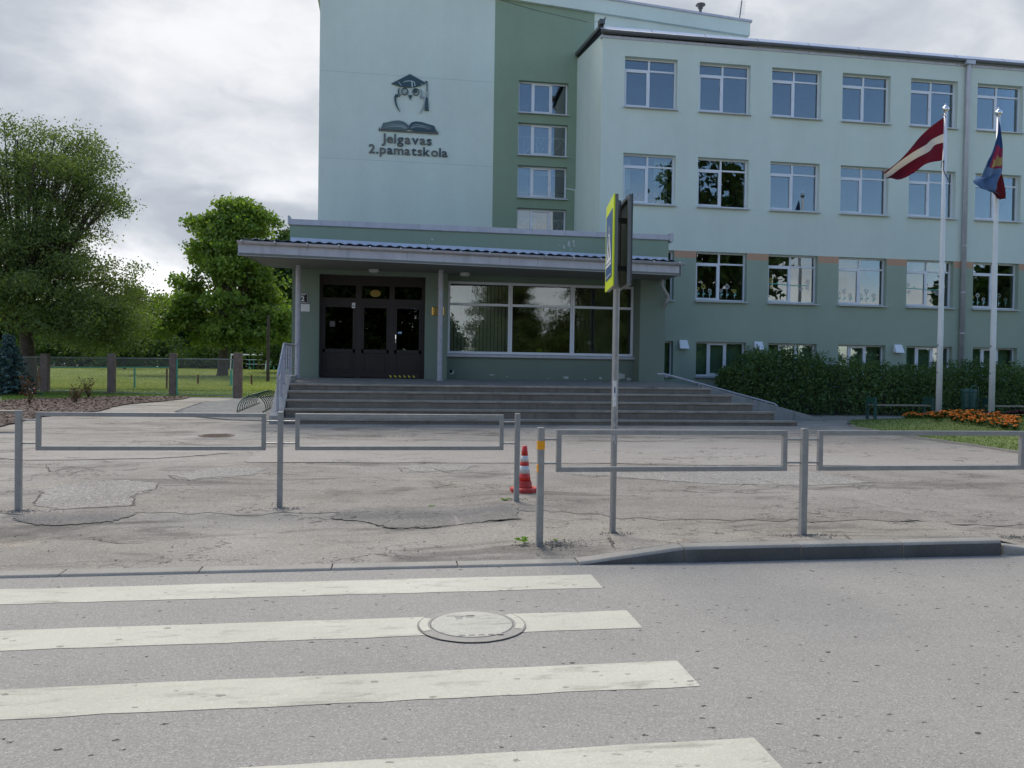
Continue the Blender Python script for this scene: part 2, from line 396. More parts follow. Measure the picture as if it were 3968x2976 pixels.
def place(o, parent=None, bevel=0, loc=None, local=False):
    COL.objects.link(o)
    if loc is not None: o.location = loc
    if parent is not None:
        o.parent = parent
        if parent.type == 'EMPTY' and not local: o.matrix_parent_inverse = Matrix.Translation(-parent.location)
    if bevel:
        b = o.modifiers.new('bevel', 'BEVEL'); b.width = bevel; b.segments = 2; b.limit_method = 'ANGLE'
    return o
def tag(o, label, cat, group=None):
    o['label'] = label; o['category'] = cat
    if group: o['group'] = group
    return o
def thing(name, label, cat, loc=(0,0,0), group=None):
    o = bpy.data.objects.new(name, None); COL.objects.link(o); o.location = loc; o.empty_display_size = .2
    return tag(o, label, cat, group)
def struct(o): o['kind'] = 'structure'; return o
def stuff(o): o['kind'] = 'stuff'; return o
def inst(me, name, parent=None, loc=None, rot=None, scale=None, local=False):
    o = bpy.data.objects.new(name, me); place(o, parent, 0, loc, local)
    if rot is not None: o.rotation_euler = rot
    if scale is not None: o.scale = scale if hasattr(scale, '__len__') else (scale,)*3
    return o
def fast_mesh(name, verts, nper, mat):
    """verts: (N*nper,3) array, each nper verts is one face"""
    verts = np.asarray(verts, dtype=np.float32); nv = len(verts); nf = nv//nper
    me = bpy.data.meshes.new(name)
    me.vertices.add(nv); me.vertices.foreach_set('co', verts.ravel())
    me.loops.add(nv); me.loops.foreach_set('vertex_index', np.arange(nv, dtype=np.int32))
    me.polygons.add(nf); me.polygons.foreach_set('loop_start', np.arange(0, nv, nper, dtype=np.int32))
    for m in mats_of(mat): me.materials.append(m)
    me.update(calc_edges=True); return me
def sheet(name, poly, zf, step, mat, parent=None, jitter=0):
    xs = [p[0] for p in poly]; ys = [p[1] for p in poly]
    sx, sy = step if hasattr(step, '__len__') else (step, step)
    fine_ = []
    for i in range(len(poly)):
        a, b = poly[i], poly[(i+1) % len(poly)]; k = max(1, int(math.hypot((b[0]-a[0])/sx, (b[1]-a[1])/sy)))
        fine_ += [(a[0]+(b[0]-a[0])*t/k, a[1]+(b[1]-a[1])*t/k) for t in range(k)]
    pts = [Vector(p) for p in fine_]; n = len(pts)
    edges = [(i, (i+1) % n) for i in range(n)]
    x = min(xs)+sx*.5
    while x < max(xs):
        y = min(ys)+sy*.5
        while y < max(ys): pts.append(Vector((x, y))); y += sy
        x += sx
    v, e, f, _, _, _ = geometry.delaunay_2d_cdt(pts, edges, [], 1, 1e-4)
    mb = MB(); mb.add([(p.x, p.y, zf(p.x, p.y)) for p in v], [tuple(q) for q in f])
    o = mb.build(name, mat, parent)
    # normals up
    me = o.data
    if me.polygons and me.polygons[0].normal.z < 0: me.flip_normals()
    me.polygons.foreach_set('use_smooth', [True]*len(me.polygons))
    return o
def sstep(a, b, t):
    t = min(max((t-a)/(b-a), 0), 1); return t*t*(3-2*t)
def inpoly(x, y, poly):
    c = False; j = len(poly)-1
    for i in range(len(poly)):
        xi, yi = poly[i]; xj, yj = poly[j]
        if (yi > y) != (yj > y) and x < (xj-xi)*(y-yi)/(yj-yi)+xi: c = not c
        j = i
    return c
def wobble(poly, amp, sub, seed):
    rng = random.Random(seed); out = []
    for i in range(len(poly)):
        a, b = poly[i], poly[(i+1) % len(poly)]
        for k in range(sub):
            t = k/sub
            out.append((a[0]+(b[0]-a[0])*t+rng.uniform(-amp, amp), a[1]+(b[1]-a[1])*t+rng.uniform(-amp, amp)))
    return out

# ------------------------------------------------------------------ ground heights
def gz(x, y):
    b = .02+(min(max(y, 6.65), 24.5)-6.65)*.0131
    k = (1-sstep(5.45, 6.0, x))*(1-sstep(7.5, 12, y))
    r = sstep(1.6, 2.5, x)
    return b+k*(.055*sstep(.7, 1.3, x)*max(sstep(6.66, 7.0, y), r)+.058*r*(1-sstep(6.66, 7.3, y)))
def lz(x, y):
    if y < 42: z = .275
    elif y < 85: z = .275+.018*(y-42)
    else: z = 1.05+.005*(min(y, 130)-85)
    return z
LAWN = [(12.73,20.64),(12.40,19.9),(12.24,18.6),(12.21,17.2),(12.25,16.1),(12.3,15.2),(12.22,14.0),(12.2,11.5),(27,11.5),(27,22.3),(15.5,22.3),(13.9,22.0),(13.1,21.5)]
def mz(x, y):
    dd = min(x-12.25, (22.3-y)*.9 if x > 13.5 else (22.3-y)+(x-13.5)*.9, (y-11.5))
    return gz(x, y)+.035+.33*sstep(0, 3.2, dd)

# ------------------------------------------------------------------ the setting
gb = MB(); gb.quad((-900,-900,-.3),(900,-900,-.3),(900,900,-.3),(-900,900,-.3)); struct(gb.build('ground', 'far_ground'))
rb = MB()
for i in range(-16, 16):
    for j in range(3):
        y0 = -4.2+j*3.58; rb.quad((i*4,y0,0),(i*4+4,y0,0),(i*4+4,y0+3.58,0),(i*4,y0+3.58,0))
road = struct(rb.build('road', 'road'))
# near side: pavement and verge behind the viewer (seen in the window reflections only)
vb = MB(); vb.box(-70, 90, -6.2, -4.2, -.2, .1); struct(vb.build('far_pavement', 'plaza'))
vb = MB(); vb.box(-70, 90, -60, -6.2, -.25, .08); struct(vb.build('verge', 'soil_grass'))
plaza = struct(sheet('plaza', [(-24,6.66),(32,6.66),(32,26.9),(8.7,26.9),(8.7,24.7),(-2.8,24.7),(-2.8,40),(-24,40)], gz, (.42,.36), 'plaza'))
stripp = wobble([(-2.1,13.0),(2.0,12.95),(5.5,12.55),(8.9,12.3),(14,11.9),(14,15.6),(7.4,16.1),(1.57,16.35),(-.5,16.25),(-2.3,14.9)], .07, 6, 5)
sheet('lighter_strip', stripp, lambda x, y: gz(x, y)+.007, .5, 'strip', plaza)  # band of lighter, smoother asphalt across the forecourt
WORN = wobble([(-4.3,9.0),(-2.4,8.9),(-.6,8.8),(1.0,8.9),(2.6,8.0),(5,7.7),(8.5,7.6),(9.5,10),(9,12.0),(5.6,12.4),(2.4,12.7),(-.4,12.8),(-3,12.8),(-4.6,12.6),(-5,11)], .10, 12, 91)
sheet('worn_surface', WORN, lambda x, y: gz(x, y)+.0045, .36, 'patch_worn', plaza)
P1 = [(-3.54,8.6),(-3.32,8.41),(-3.06,8.34),(-2.88,8.41),(-2.65,8.5),(-2.51,8.92),(-2.75,9.06),(-3.11,9.1),(-3.48,8.99),(-3.67,8.82)]
P2 = [(-3.73,9.45),(-4.04,10.44),(-3.94,11.04),(-3.33,11.25),(-2.87,10.99),(-2.77,10.48),(-2.87,9.93),(-2.69,9.38),(-3.38,9.19)]
P3 = [(-.45,8.99),(.11,9.12),(.9,9.15),(1.45,9.0),(1.37,8.1),(.8,8.11),(.44,7.96),(.05,7.99),(-.15,8.28),(-.54,8.52)]
P4 = [(-2.9,11.7),(-2.4,12.5),(-1.7,12.4),(-1.8,11.7),(-2.5,11.2)]
P5 = [(.25,12.4),(.4,12.75),(1.4,12.7),(1.2,12.1),(.5,11.9)]
P6 = [(2.7,11.6),(3.6,12.3),(6.5,11.8),(6.9,10.6),(5.5,10.3),(4.4,10.5),(3.2,11.3)]
P7 = [(-6.5,14),(-5.2,15.2),(-3.2,15.4),(-2.6,14.3),(-3.6,13.6),(-5.4,13.4)]
for k, (p, m) in enumerate(((P1,'patch_dark'),(P2,'patch_rough'),(P3,'patch_dark'),(P4,'patch_rough'),(P5,'patch_rough'),(P6,'patch_rough'),(P7,'strip'))):
    sheet('asphalt_patch', wobble(p, .035, 9, 40+k), lambda x, y: gz(x, y)+.0085, .2, m, plaza)
CRACKS = [
 [(-4.91,12.83),(-4.68,12.29),(-4.53,12.08),(-4.53,12.36),(-4.44,12.43),(-4.3,12.4)],[(-4.21,11.79),(-4.22,12.07),(-4.2,12.21),(-4.06,12.13)],
 [(-4.48,13.31),(-4.34,13.39),(-4.12,13.13)],[(-4.19,12.68),(-4.05,12.73),(-3.91,12.85),(-3.74,12.96)],
 [(-2.97,11.75),(-2.89,11.61),(-2.75,11.35),(-2.64,11.32),(-2.53,11.19),(-2.48,11.33),(-2.32,11.43),(-2.16,11.55),(-2.0,11.65),(-1.82,11.73)],
 [(-1.68,11.83),(-1.59,11.72),(-1.5,11.76),(-1.29,11.71),(-1.03,11.64)],[(-3.73,9.45),(-3.89,9.89),(-3.98,10.28),(-4.09,10.47)],
 [(-3.38,9.19),(-3.17,9.26),(-2.92,9.29),(-2.71,9.38),(-2.82,9.83),(-2.88,9.93),(-2.9,10.28),(-2.77,10.48),(-2.84,10.87)],
 [(-3.76,8.72),(-3.74,8.86),(-3.59,8.92),(-3.46,8.95)],[(-3.35,7.9),(-3.25,7.94),(-3.15,7.96)],[(-2.67,7.77),(-2.55,7.73),(-2.41,7.59),(-2.23,7.54),(-1.97,7.58)],
 [(-.34,16.24),(.07,16.3),(.46,16.36),(1.03,16.45),(1.59,16.37),(2.1,16.32),(2.62,16.38)],
 [(.57,12.51),(.67,12.35),(.77,12.19),(.87,11.88),(.96,11.74),(1.25,11.8),(1.55,11.69),(1.78,11.59),(1.96,11.67),(2.3,11.91)],
 [(.21,12.44),(.26,11.98),(.38,11.9),(.6,11.87)],[(2.7,11.53),(2.83,11.38),(2.95,11.26),(3.15,11.4),(3.39,11.43)],
 [(-.63,8.46),(-.39,8.33),(-.15,8.25),(-.01,8.06),(.05,7.98),(.21,7.95),(.29,7.92),(.33,8.01),(.44,7.95),(.58,8.02),(.8,8.09),(1.08,8.07),(1.33,8.03),(1.63,7.94),(1.82,7.85),(1.97,7.83)],
 [(2.04,7.26),(2.0,6.96),(1.97,6.72)],[(-1.73,19.5),(-.93,19.53),(-.35,19.63),(.28,19.78)],[(.82,19.6),(1.35,19.05),(2.14,18.7),(2.72,18.19)],
 [(4.36,10.26),(4.48,10.1),(4.65,10.16),(4.82,10.41),(4.94,10.4),(4.98,10.19),(5.15,10.13),(5.42,10.3),(5.46,10.07),(5.58,9.93),(6.05,10.23),(6.38,10.24),(6.33,10.07),(6.39,10.0),(6.6,10.23),(6.88,10.34)],
 [(5.33,11.05),(5.32,10.58),(5.36,10.35)],[(8.59,11.23),(8.85,11.32),(8.92,11.26),(8.9,11.11)],[(4.2,6.91),(4.13,6.65)],[(5.36,12.63),(5.61,12.54),(6.24,12.43)],
 [(9.84,16.39),(10.25,16.24),(11.93,16.97),(12.38,17.21)],[(-7.2,18.0),(-6.2,17.7),(-5.1,17.9),(-4.6,18.5)],[(-3.4,12.9),(-2.6,13.0),(-1.2,13.05),(.4,13.0)],
 [(2.5,12.95),(4.2,12.75),(5.36,12.63)],[(6.5,12.45),(8,12.3),(9.5,12.25)]]
crng = random.Random(3)
for k, c in enumerate(CRACKS):
    pts = []
    for i in range(len(c)-1):
        for t in range(5):
            f = t/5
            pts.append((c[i][0]+(c[i+1][0]-c[i][0])*f+crng.gauss(0, .012), c[i][1]+(c[i+1][1]-c[i][1])*f+crng.gauss(0, .014)))
    pts.append(c[-1]); mb = MB(); n = len(pts); L = []
    for i, (x, y) in enumerate(pts):
        a = pts[min(i+1, n-1)]; b = pts[max(i-1, 0)]
        tx, ty = a[0]-b[0], a[1]-b[1]; ll = math.hypot(tx, ty) or 1
        wd = (.003+.008*crng.random())*min(1, 4*i/n+.15, 4*(n-1-i)/n+.15)
        L.append(((x-ty/ll*wd, y+tx/ll*wd), (x+ty/ll*wd, y-tx/ll*wd)))
    for i in range(n-1):
        q = [L[i][0], L[i][1], L[i+1][1], L[i+1][0]]
        mb.quad(*[(x, y, gz(x, y)+.012) for x, y in q])
    mb.build('crack', 'crack', plaza)

# kerb: flush stones at the crossing, one ramped stone, then upstand stones
kerb = struct(bpy.data.objects.new('kerb', None)); COL.objects.link(kerb); kerb.location = (0, 6.55, 0)
def kerb_stone(x0, x1, h0, h1):
    mb = MB(); w0, w1 = 6.50, 6.66; c = .022
    sec = lambda x, h: [(x,w0+.0,-.15),(x,w0+.004,h-c),(x,w0+c,h),(x,w1,h+.002),(x,w1,-.15)]
    a, b = sec(x0+.0035, h0), sec(x1-.0035, h1)
    mb.add(a+b, [(0,1,2,3,4),(9,8,7,6,5)]+[(i,i+5,(i+1)%5+5,(i+1)%5) for i in range(5)])
    mb.m[2] = 1 if h1 > .1 else 0  # upstand front face takes the darker tone, stain and painted shade together
    return mb.build('kerb_stone', ('kerb', 'kerb_stain_shade'), kerb, bevel=.008)
xk = -11.4
while xk < 1.5: kerb_stone(xk, xk+1.0, .0205, .0205); xk += 1.0
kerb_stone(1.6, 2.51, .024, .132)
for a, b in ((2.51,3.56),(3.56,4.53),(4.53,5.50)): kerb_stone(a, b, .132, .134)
kerb_stone(5.52, 6.02, .092, .024); kerb_stone(6.02, 6.4, .024, .022)
xk = 6.4
while xk < 20: kerb_stone(xk, xk+1, .024, .024); xk += 1.0
# crossing stripes
for k, (y0, y1) in enumerate(((5.80,6.19),(4.86,5.23),(3.92,4.28),(2.96,3.33),(2.0,2.37))):
    poly = []
    x = -9.0
    rng = random.Random(k)
    while x < 1.6: poly.append((x, y0+rng.gauss(0, .004))); x += .18
    poly += [(1.61, y0), (1.61+rng.gauss(0,.006), (y0+y1)/2), (1.62, y1)]
    top = []
    x = -9.0
    while x < 1.6: top.append((x, y1+rng.gauss(0, .004))); x += .18
    poly += top[::-1]
    mb = MB()
    n = len(top); bot = poly[:n]
    for i in range(n-1): mb.quad((*bot[i],.0025), (*bot[i+1],.0025), (*top[i+1],.0025), (*top[i],.0025))
    mb.quad((*bot[-1],.0025), (1.61,y0,.0025), (1.62,y1,.0025), (*top[-1],.0025))
    mb.build('crossing_stripe', 'marking', road)
# manhole in the second stripe
MC = (.555, 5.03)
mh = tag(thing('manhole_cover', '', 'manhole', (MC[0], MC[1], 0)), 'round manhole cover painted over by the second white crossing stripe', 'manhole cover')
def ring(r0, r1, z, n=48, jit=0, seed=0):
    rng = random.Random(seed); mb = MB(); vs = []
    for k in range(n):
        a = 2*math.pi*k/n; j = rng.uniform(-jit, jit)
        vs += [(MC[0]+r0*math.cos(a), MC[1]+r0*math.sin(a), z), (MC[0]+(r1+j)*math.cos(a), MC[1]+(r1+j)*math.sin(a), z)]
    mb.add(vs, [(2*k, 2*k+1, (2*k+3) % (2*n), (2*k+2) % (2*n)) for k in range(n)]); return mb
ring(.262, .335, .0085, 56, .004, 2).build('ring_frame', 'iron_grey', mh)
ring(.334, .339, .0075, 56, .002, 3).build('ring_joint', 'joint_grey', mh)
ring(.255, .262, .0088, 56, .002, 4).build('lid_joint', 'joint_grey', mh)
mb = MB(); mb.lathe([(.254,0),(.254,.011),(.245,.0125)], (MC[0],MC[1],0), 48); mb.build('lid', 'lid_paint', mh)
for a0, a1 in ((-24, 34), (152, 200)):   # paint left on the frame to the right and left of the lid
    n = 12; mb = MB()
    for i in range(n):
        A, B = R(a0+(a1-a0)*i/n), R(a0+(a1-a0)*(i+1)/n)
        mb.quad(*[(MC[0]+r*math.cos(a), MC[1]+r*math.sin(a), .0105) for r, a in ((.275,A),(.327,A),(.327,B),(.275,B))])
    mb.build('frame_paint', 'marking', mh)
mb = MB()
for x, y, a, b in ((-.07,.15,.03,.008),(-.07,.125,.022,.006),(-.005,.155,.045,.008),(0,.13,.025,.006),(-.07,.10,.022,.006),(-.12,.165,.025,.006)):
    mb.box(MC[0]+x-a, MC[0]+x+a, MC[1]+y-b, MC[1]+y+b, .0126, .0136)
mb.build('lid_slot', 'iron_grey', mh)
for k in range(5): MB().box(MC[0]-.10+k*.058, MC[0]-.065+k*.058, MC[1]-.232, MC[1]-.212, .0126, .0142).build('lid_stud', 'iron_grey', mh)
mb = MB(); mb.box(MC[0]-.02, MC[0]+.03, MC[1]+.150, MC[1]+.160, .0138, .0146); mb.build('pick_hole', 'void', mh)
# old manhole in the plaza
m2 = thing('manhole_cover', 'rusty brown manhole cover in the cracked asphalt left of the steps', 'manhole cover', (-3.43,17.5,gz(-3.43,17.5)))
mb = MB(); mb.lathe([(.36,0),(.36,.012),(.34,.014)], (-3.43,17.5,gz(0,17.5)-.004), 32); mb.build('lid', 'iron', m2)
mb = MB()
for i in range(-5, 6):
    for j in range(-5, 6):
        if math.hypot(i, j) < 5: mb.box(-3.43+i*.06-.02, -3.43+i*.06+.02, 17.5+j*.06-.02, 17.5+j*.06+.02, gz(0,17.5)+.008, gz(0,17.5)+.018)
mb.build('lid_studs', 'iron', m2)

# loose gravel round the post feet and a few pebbles
grng = np.random.default_rng(5)
gv = []
def pebble(x, y, z, s, out):
    a = grng.uniform(0, 6.28, 5); v = []
    p = np.array([[1,0,0],[-1,0,0],[0,1,0],[0,-1,0],[0,0,1.0]])*s*grng.uniform(.6, 1.3, (5,1))
    c, q = math.cos(a[0]), math.sin(a[0]); Rm = np.array([[c,-q,0],[q,c,0],[0,0,1]]); p = p@Rm.T+np.array([x,y,z])
    for i, j, k in ((0,2,4),(2,1,4),(1,3,4),(3,0,4)): out += [p[i], p[j], p[k]]
for (px, py, r, n) in ((-3.70,9.12,.24,240),(-1.05,9.10,.18,170),(1.52,9.30,.1,60),(1.52,6.97,.2,260),(3.87,6.97,.22,260),(6.15,7.1,.2,170),(2.14,7.33,.12,70)):
    for k in range(n):
        a = grng.uniform(0, 6.28); q = r*abs(grng.normal(0, .5))
        x, y = px+q*1.6*math.cos(a), py+q*.8*math.sin(a)
        pebble(x, y, gz(x, y)+.004, grng.uniform(.004, .011), gv)
for k in range(420):
    x, y = grng.uniform(-4, 6), grng.uniform(6.7, 12)
    pebble(x, y, gz(x, y)+.004, grng.uniform(.003, .009), gv)
gv_o = stuff(tag(bpy.data.objects.new('loose_gravel', fast_mesh('loose_gravel', np.array(gv), 3, 'gravel')), 'loose gravel and grit scattered round the rail posts', 'gravel')); COL.objects.link(gv_o)

# left: paved pad, mulch bed, lawn
PAD = [(-3.0,21.3),(-4.1,21.7),(-5.0,22.6),(-6.04,24.7),(-6.7,31.5),(-5.6,34.5),(-5.0,37.0),(-2.95,37.0),(-2.95,24.7)]
sheet('paving_bed', PAD, lambda x, y: gz(x, y)+.004, 1.0, 'crack', plaza)
pm = MB(); pm.box(-.096,.096,-.046,.046,0,.03); pme = pm.mesh('paver', 'paver')
prng = random.Random(8); cnt = 0; rest = MB(); j = 0; y = 21.35
while y < 37:
    x = -6.9+(.1 if j % 2 else 0)
    while x < -2.9:
        if inpoly(x, y, PAD) and inpoly(x-.1, y, PAD):
            z = gz(x, y)-.012+prng.uniform(0, .004)
            if cnt < 300: inst(pme, 'paver', plaza, (x, y, z)); cnt += 1
            else: rest.box(x-.096, x+.096, y-.046, y+.046, z, z+.03)
        x += .2
    y += .1; j += 1
stuff(rest.build('paver_field', 'paver', plaza))
MUL = [(-8.3,19.2),(-8.45,20.3),(-8.7,22.2),(-8.05,24.7),(-8.5,27.6),(-8.6,29.3),(-8.2,31.5),(-7.9,34.0),(-8.2,36.2),(-10.4,35.5),(-11.3,34.9),(-11.6,33.0),(-12.85,32.7),(-13.1,30.5),(-18,28),(-18,17)]
struct(sheet('mulch_bed', wobble(MUL, .06, 5, 3), lambda x, y: gz(x, y)+.03, .5, 'mulch'))
LW = [(-120,27),(-18,28),(-13.1,30.3),(-12.85,32.5),(-11.55,32.8),(-11.3,34.7),(-10.4,35.3),(-8.1,36.2),(-6.3,36.3),(-5.3,36.9),(-4.9,37.6),(-2.5,38.5),(-2.5,44),(60,44),(60,140),(-120,140)]
struct(sheet('lawn', LW, lz, (3, 3), 'soil_grass'))
struct(sheet('trodden_path', wobble([(-5.9,36.5),(-5.2,36.8),(-4.6,40),(-3.9,44),(-3.2,48),(-3.7,48),(-4.6,44.4),(-5.4,40.4)], .05, 4, 9), lambda x, y: lz(x, y)+.02, .8, 'sand'))
rng = np.random.default_rng(11)
ch = []
for k in range(15000):
    x, y = rng.uniform(-16, -7.9), rng.uniform(18.5, 36)
    if not inpoly(x, y, MUL) or x < -.42*y-1.5: continue
    a = rng.uniform(0, 6.28); l = rng.uniform(.02, .06); wd = rng.uniform(.01, .025); t = rng.uniform(-.35, .35)
    dx_, dy_ = math.cos(a)*l, math.sin(a)*l; ex, ey = -math.sin(a)*wd, math.cos(a)*wd; z = gz(x, y)+.04+rng.uniform(0, .03)
    ch += [(x-dx_-ex, y-dy_-ey, z-t*l), (x+dx_-ex, y+dy_-ey, z+t*l), (x+dx_+ex, y+dy_+ey, z+t*l+.01), (x-dx_+ex, y-dy_+ey, z-t*l+.01)]
o = stuff(tag(bpy.data.objects.new('bark_chips', fast_mesh('bark_chips', np.array(ch), 4, 'chip')), 'brown bark chips covering the planting bed on the left', 'mulch')); COL.objects.link(o)

def grass_mesh(name, pts, h, wd, mat, lean=.5, seed=1):
    r = np.random.default_rng(seed); P = np.array(pts); n = len(P)
    a = r.uniform(0, 2*np.pi, n); hh = h*r.uniform(.5, 1.3, n); b = r.uniform(0, 2*np.pi, n); ln = hh*lean*r.uniform(0, 1, n)
    dxy = np.stack([np.cos(a), np.sin(a), np.zeros(n)], 1)*(wd*r.uniform(.6, 1.3, n))[:, None]
    tip = P+np.stack([np.cos(b)*ln, np.sin(b)*ln, hh], 1)
    V = np.stack([P-dxy, P+dxy, tip], 1).reshape(-1, 3)
    return fast_mesh(name, V, 3, mat)
# grass: near strip of the left lawn, then coarser to the far side; daisies and clover in it
pts = []
for k in range(60000):
    y = rng.uniform(27, 46); x = rng.uniform(-.43*y, -2.6)
    if inpoly(x, y, LW): pts.append((x, y, lz(x, y)-.01))
o = stuff(tag(bpy.data.objects.new('lawn_grass', grass_mesh('lawn_grass', pts, .075, .010, 'grass')), 'bright green short grass around the wire fence', 'grass')); COL.objects.link(o)
pts = []
for k in range(70000):
    y = 44+76*rng.uniform(0, 1)**1.6; x = rng.uniform(-.44*y, -.02*y)
    pts.append((x, y, lz(x, y)-.01))
o = stuff(tag(bpy.data.objects.new('field_grass', grass_mesh('field_grass', pts, .11, .03, 'grass_dry', seed=4)), 'pale mown grass of the playing field behind the fence', 'grass')); COL.objects.link(o)
fl = []
def bloom(x, y, z, s): fl.extend([(x-s,y,z),(x,y-s*.6,z+s*.8),(x+s,y,z),(x,y+s*.6,z+s*.2)])
for k in range(5200):
    y = 38+46*rng.uniform(0, 1)**1.3; x = rng.uniform(-.43*y, -.06*y)
    if inpoly(x, y, LW) and math.sin(y*.9+x*.23)+math.sin(x*.8) > -.5: bloom(x, y, lz(x, y)+.07, rng.uniform(.012, .024)*(y/40))
o = stuff(tag(bpy.data.objects.new('clover_flowers', fast_mesh('clover_flowers', np.array(fl), 4, 'clover')), 'white clover heads dotted over the playing field grass', 'clover')); COL.objects.link(o)

# right: raised lawn with flower bed
mound = struct(sheet('lawn_mound', LAWN, mz, .45, 'soil_grass'))
ed = MB()
for i in range(8):
    a, b = LAWN[i], LAWN[i+1]
    dx_, dy_ = b[0]-a[0], b[1]-a[1]; l = math.hypot(dx_, dy_); nx, ny = -dy_/l*.05, dx_/l*.05
    q = [(a[0], a[1]), (b[0], b[1]), (b[0]-nx, b[1]-ny), (a[0]-nx, a[1]-ny)]
    ed.prism_xy(q, gz(*a)-.05, gz(*a)+.045)
ed.build('lawn_edging', 'kerb', mound)
pts = []
for k in range(75000):
    x, y = rng.uniform(12.15, 22), rng.uniform(12, 22.3)
    if x < y*.92+2.5 and inpoly(x, y, LAWN): pts.append((x, y, mz(x, y)-.01))
o = stuff(tag(bpy.data.objects.new('mound_grass', grass_mesh('mound_grass', pts, .055, .006, 'grass', seed=7)), 'lush grass on the raised lawn below the flagpoles', 'grass')); COL.objects.link(o)
fl = []
for k in range(420):
    x, y = rng.uniform(12.3, 16), rng.uniform(12.5, 20.5)
    if inpoly(x, y, LAWN) and (y < 16 or rng.uniform() < .25): bloom(x, y, mz(x, y)+.05, rng.uniform(.010, .018))
o = stuff(tag(bpy.data.objects.new('daisies', fast_mesh('daisies', np.array(fl), 4, 'clover')), 'small white daisies in the raised lawn at the right', 'daisies')); COL.objects.link(o)

# ------------------------------------------------------------------ the school
SCH = thing('school_building', 'green and mint rendered school with grey canopy, wide steps and rows of white windows', 'building', (3.0, 27.0, .25))
def wall_y(name, Y, x0, x1, z0, z1, holes, depth, mats, mfun, xs=(), zs=(), extra=None):
    X = sorted({x0, x1, *xs, *[h[0] for h in holes], *[h[1] for h in holes]})
    Z = sorted({z0, z1, *zs, *[h[2] for h in holes], *[h[3] for h in holes]})
    X = [x for x in X if x0 <= x <= x1]; Z = [z for z in Z if z0 <= z <= z1]
    mb = MB()
    for i in range(len(X)-1):
        for j in range(len(Z)-1):
            xc, zc_ = (X[i]+X[i+1])/2, (Z[j]+Z[j+1])/2
            if any(h[0] < xc < h[1] and h[2] < zc_ < h[3] for h in holes): continue
            mb.quad((X[i],Y,Z[j]), (X[i+1],Y,Z[j]), (X[i+1],Y,Z[j+1]), (X[i],Y,Z[j+1]), mfun(xc, zc_))
    for a, b, c, e in holes:
        y2 = Y+depth; mi = mfun(b+.02, (c+e)/2)
        mt = mfun((a+b)/2, e+.02); mbm = mfun((a+b)/2, c-.02)
        if e < z1: mb.quad((a,Y,e), (b,Y,e), (b,y2,e), (a,y2,e), mt)
        if c > z0: mb.quad((a,Y,c), (b,Y,c), (b,y2,c), (a,y2,c), mbm)
        mb.quad((a,Y,c), (a,Y,e), (a,y2,e), (a,y2,c), mi); mb.quad((b,Y,c), (b,Y,e), (b,y2,e), (b,y2,c), mi)
    if extra: extra(mb)
    me_o = mb.build(name, mats, SCH)
    return me_o

# --- window kits (local frame: x right, y into the wall, z up; origin at lower left of the opening)
def win_kit(name, W, H, mull, trans, sash, ft=.055, sash_cells=()):
    """mull: x positions of full-height mullions, trans: z of a transom or None; returns (frame mesh, [(part, mesh, loc)])"""
    fr = MB()
    fr.box(0, W, 0, .07, 0, ft); fr.box(0, W, 0, .07, H-ft, H); fr.box(0, ft, 0, .07, ft, H-ft); fr.box(W-ft, W, 0, .07, ft, H-ft)
    for x in mull: fr.box(x-.032, x+.032, -.004, .07, ft, H-ft)
    xs = [ft-.03]+list(mull)+[W-ft+.03]
    if trans:
        for i in range(len(xs)-1): fr.box(xs[i]+.032, xs[i+1]-.032, -.002, .068, trans-.028, trans+.028)
    parts = []
    zs = [(ft, H-ft)] if not trans else [(ft, trans-.028), (trans+.028, H-ft)]
    for i in range(len(xs)-1):
        for j, (za, zb) in enumerate(zs):
            xa, xb = xs[i]+.032, xs[i+1]-.032
            if (i, j) in sash_cells:
                s = MB(); t = .05
                s.box(xa, xb, -.016, .05, za, za+t); s.box(xa, xb, -.016, .05, zb-t, zb); s.box(xa, xa+t, -.016, .05, za+t, zb-t); s.box(xb-t, xb, -.016, .05, za+t, zb-t)
                s.box(xb-t+.018, xb-.018, -.045, -.016, (za+zb)/2-.05, (za+zb)/2+.05)
                parts.append(('sash', s.mesh('sash', 'white_pvc'), 0)); xa += t; xb -= t; za += t; zb -= t
            p = MB(); p.box(xa, xb, .024, .032, za, zb); parts.append(('pane', p.mesh('pane', 'glass'), 0))
    s = MB(); s.add([(-.03,.02,-.004),(W+.03,.02,-.004),(W+.03,-.30,-.03),(-.03,-.30,-.03),(-.03,.02,-.02),(W+.03,.02,-.02),(W+.03,-.295,-.065),(-.03,-.295,-.065)],
                    [(0,1,2,3),(4,5,6,7),(3,2,6,7),(0,3,7,4),(1,2,6,5),(0,1,5,4)])
    parts.append(('sill', s.mesh('sill', 'sill_metal'), 0))
    return fr.mesh(name, 'white_pvc'), parts
wtilt = random.Random(15)
def put_window(kit, x, Y, z):
    o = inst(kit[0], 'window', SCH, (x, Y, z))
    for nm, me, _ in kit[1]: inst(me, nm, o, rot=(wtilt.gauss(0, .0022), 0, wtilt.gauss(0, .0030)) if nm == 'pane' else None)
    return o
DEP = .25
WW, WH = 1.88, 1.70
K_BIG = win_kit('window', WW, WH, [WW*.485], WH*.765, None, sash_cells={(0,0)})
K_STAIR = win_kit('window', 1.93, 1.20, [.56, 1.30], None, None, sash_cells={(1,0)})
K_BASE = win_kit('window', 1.84, 1.20, [.50, 1.15], None, None, sash_cells={(1,0)})

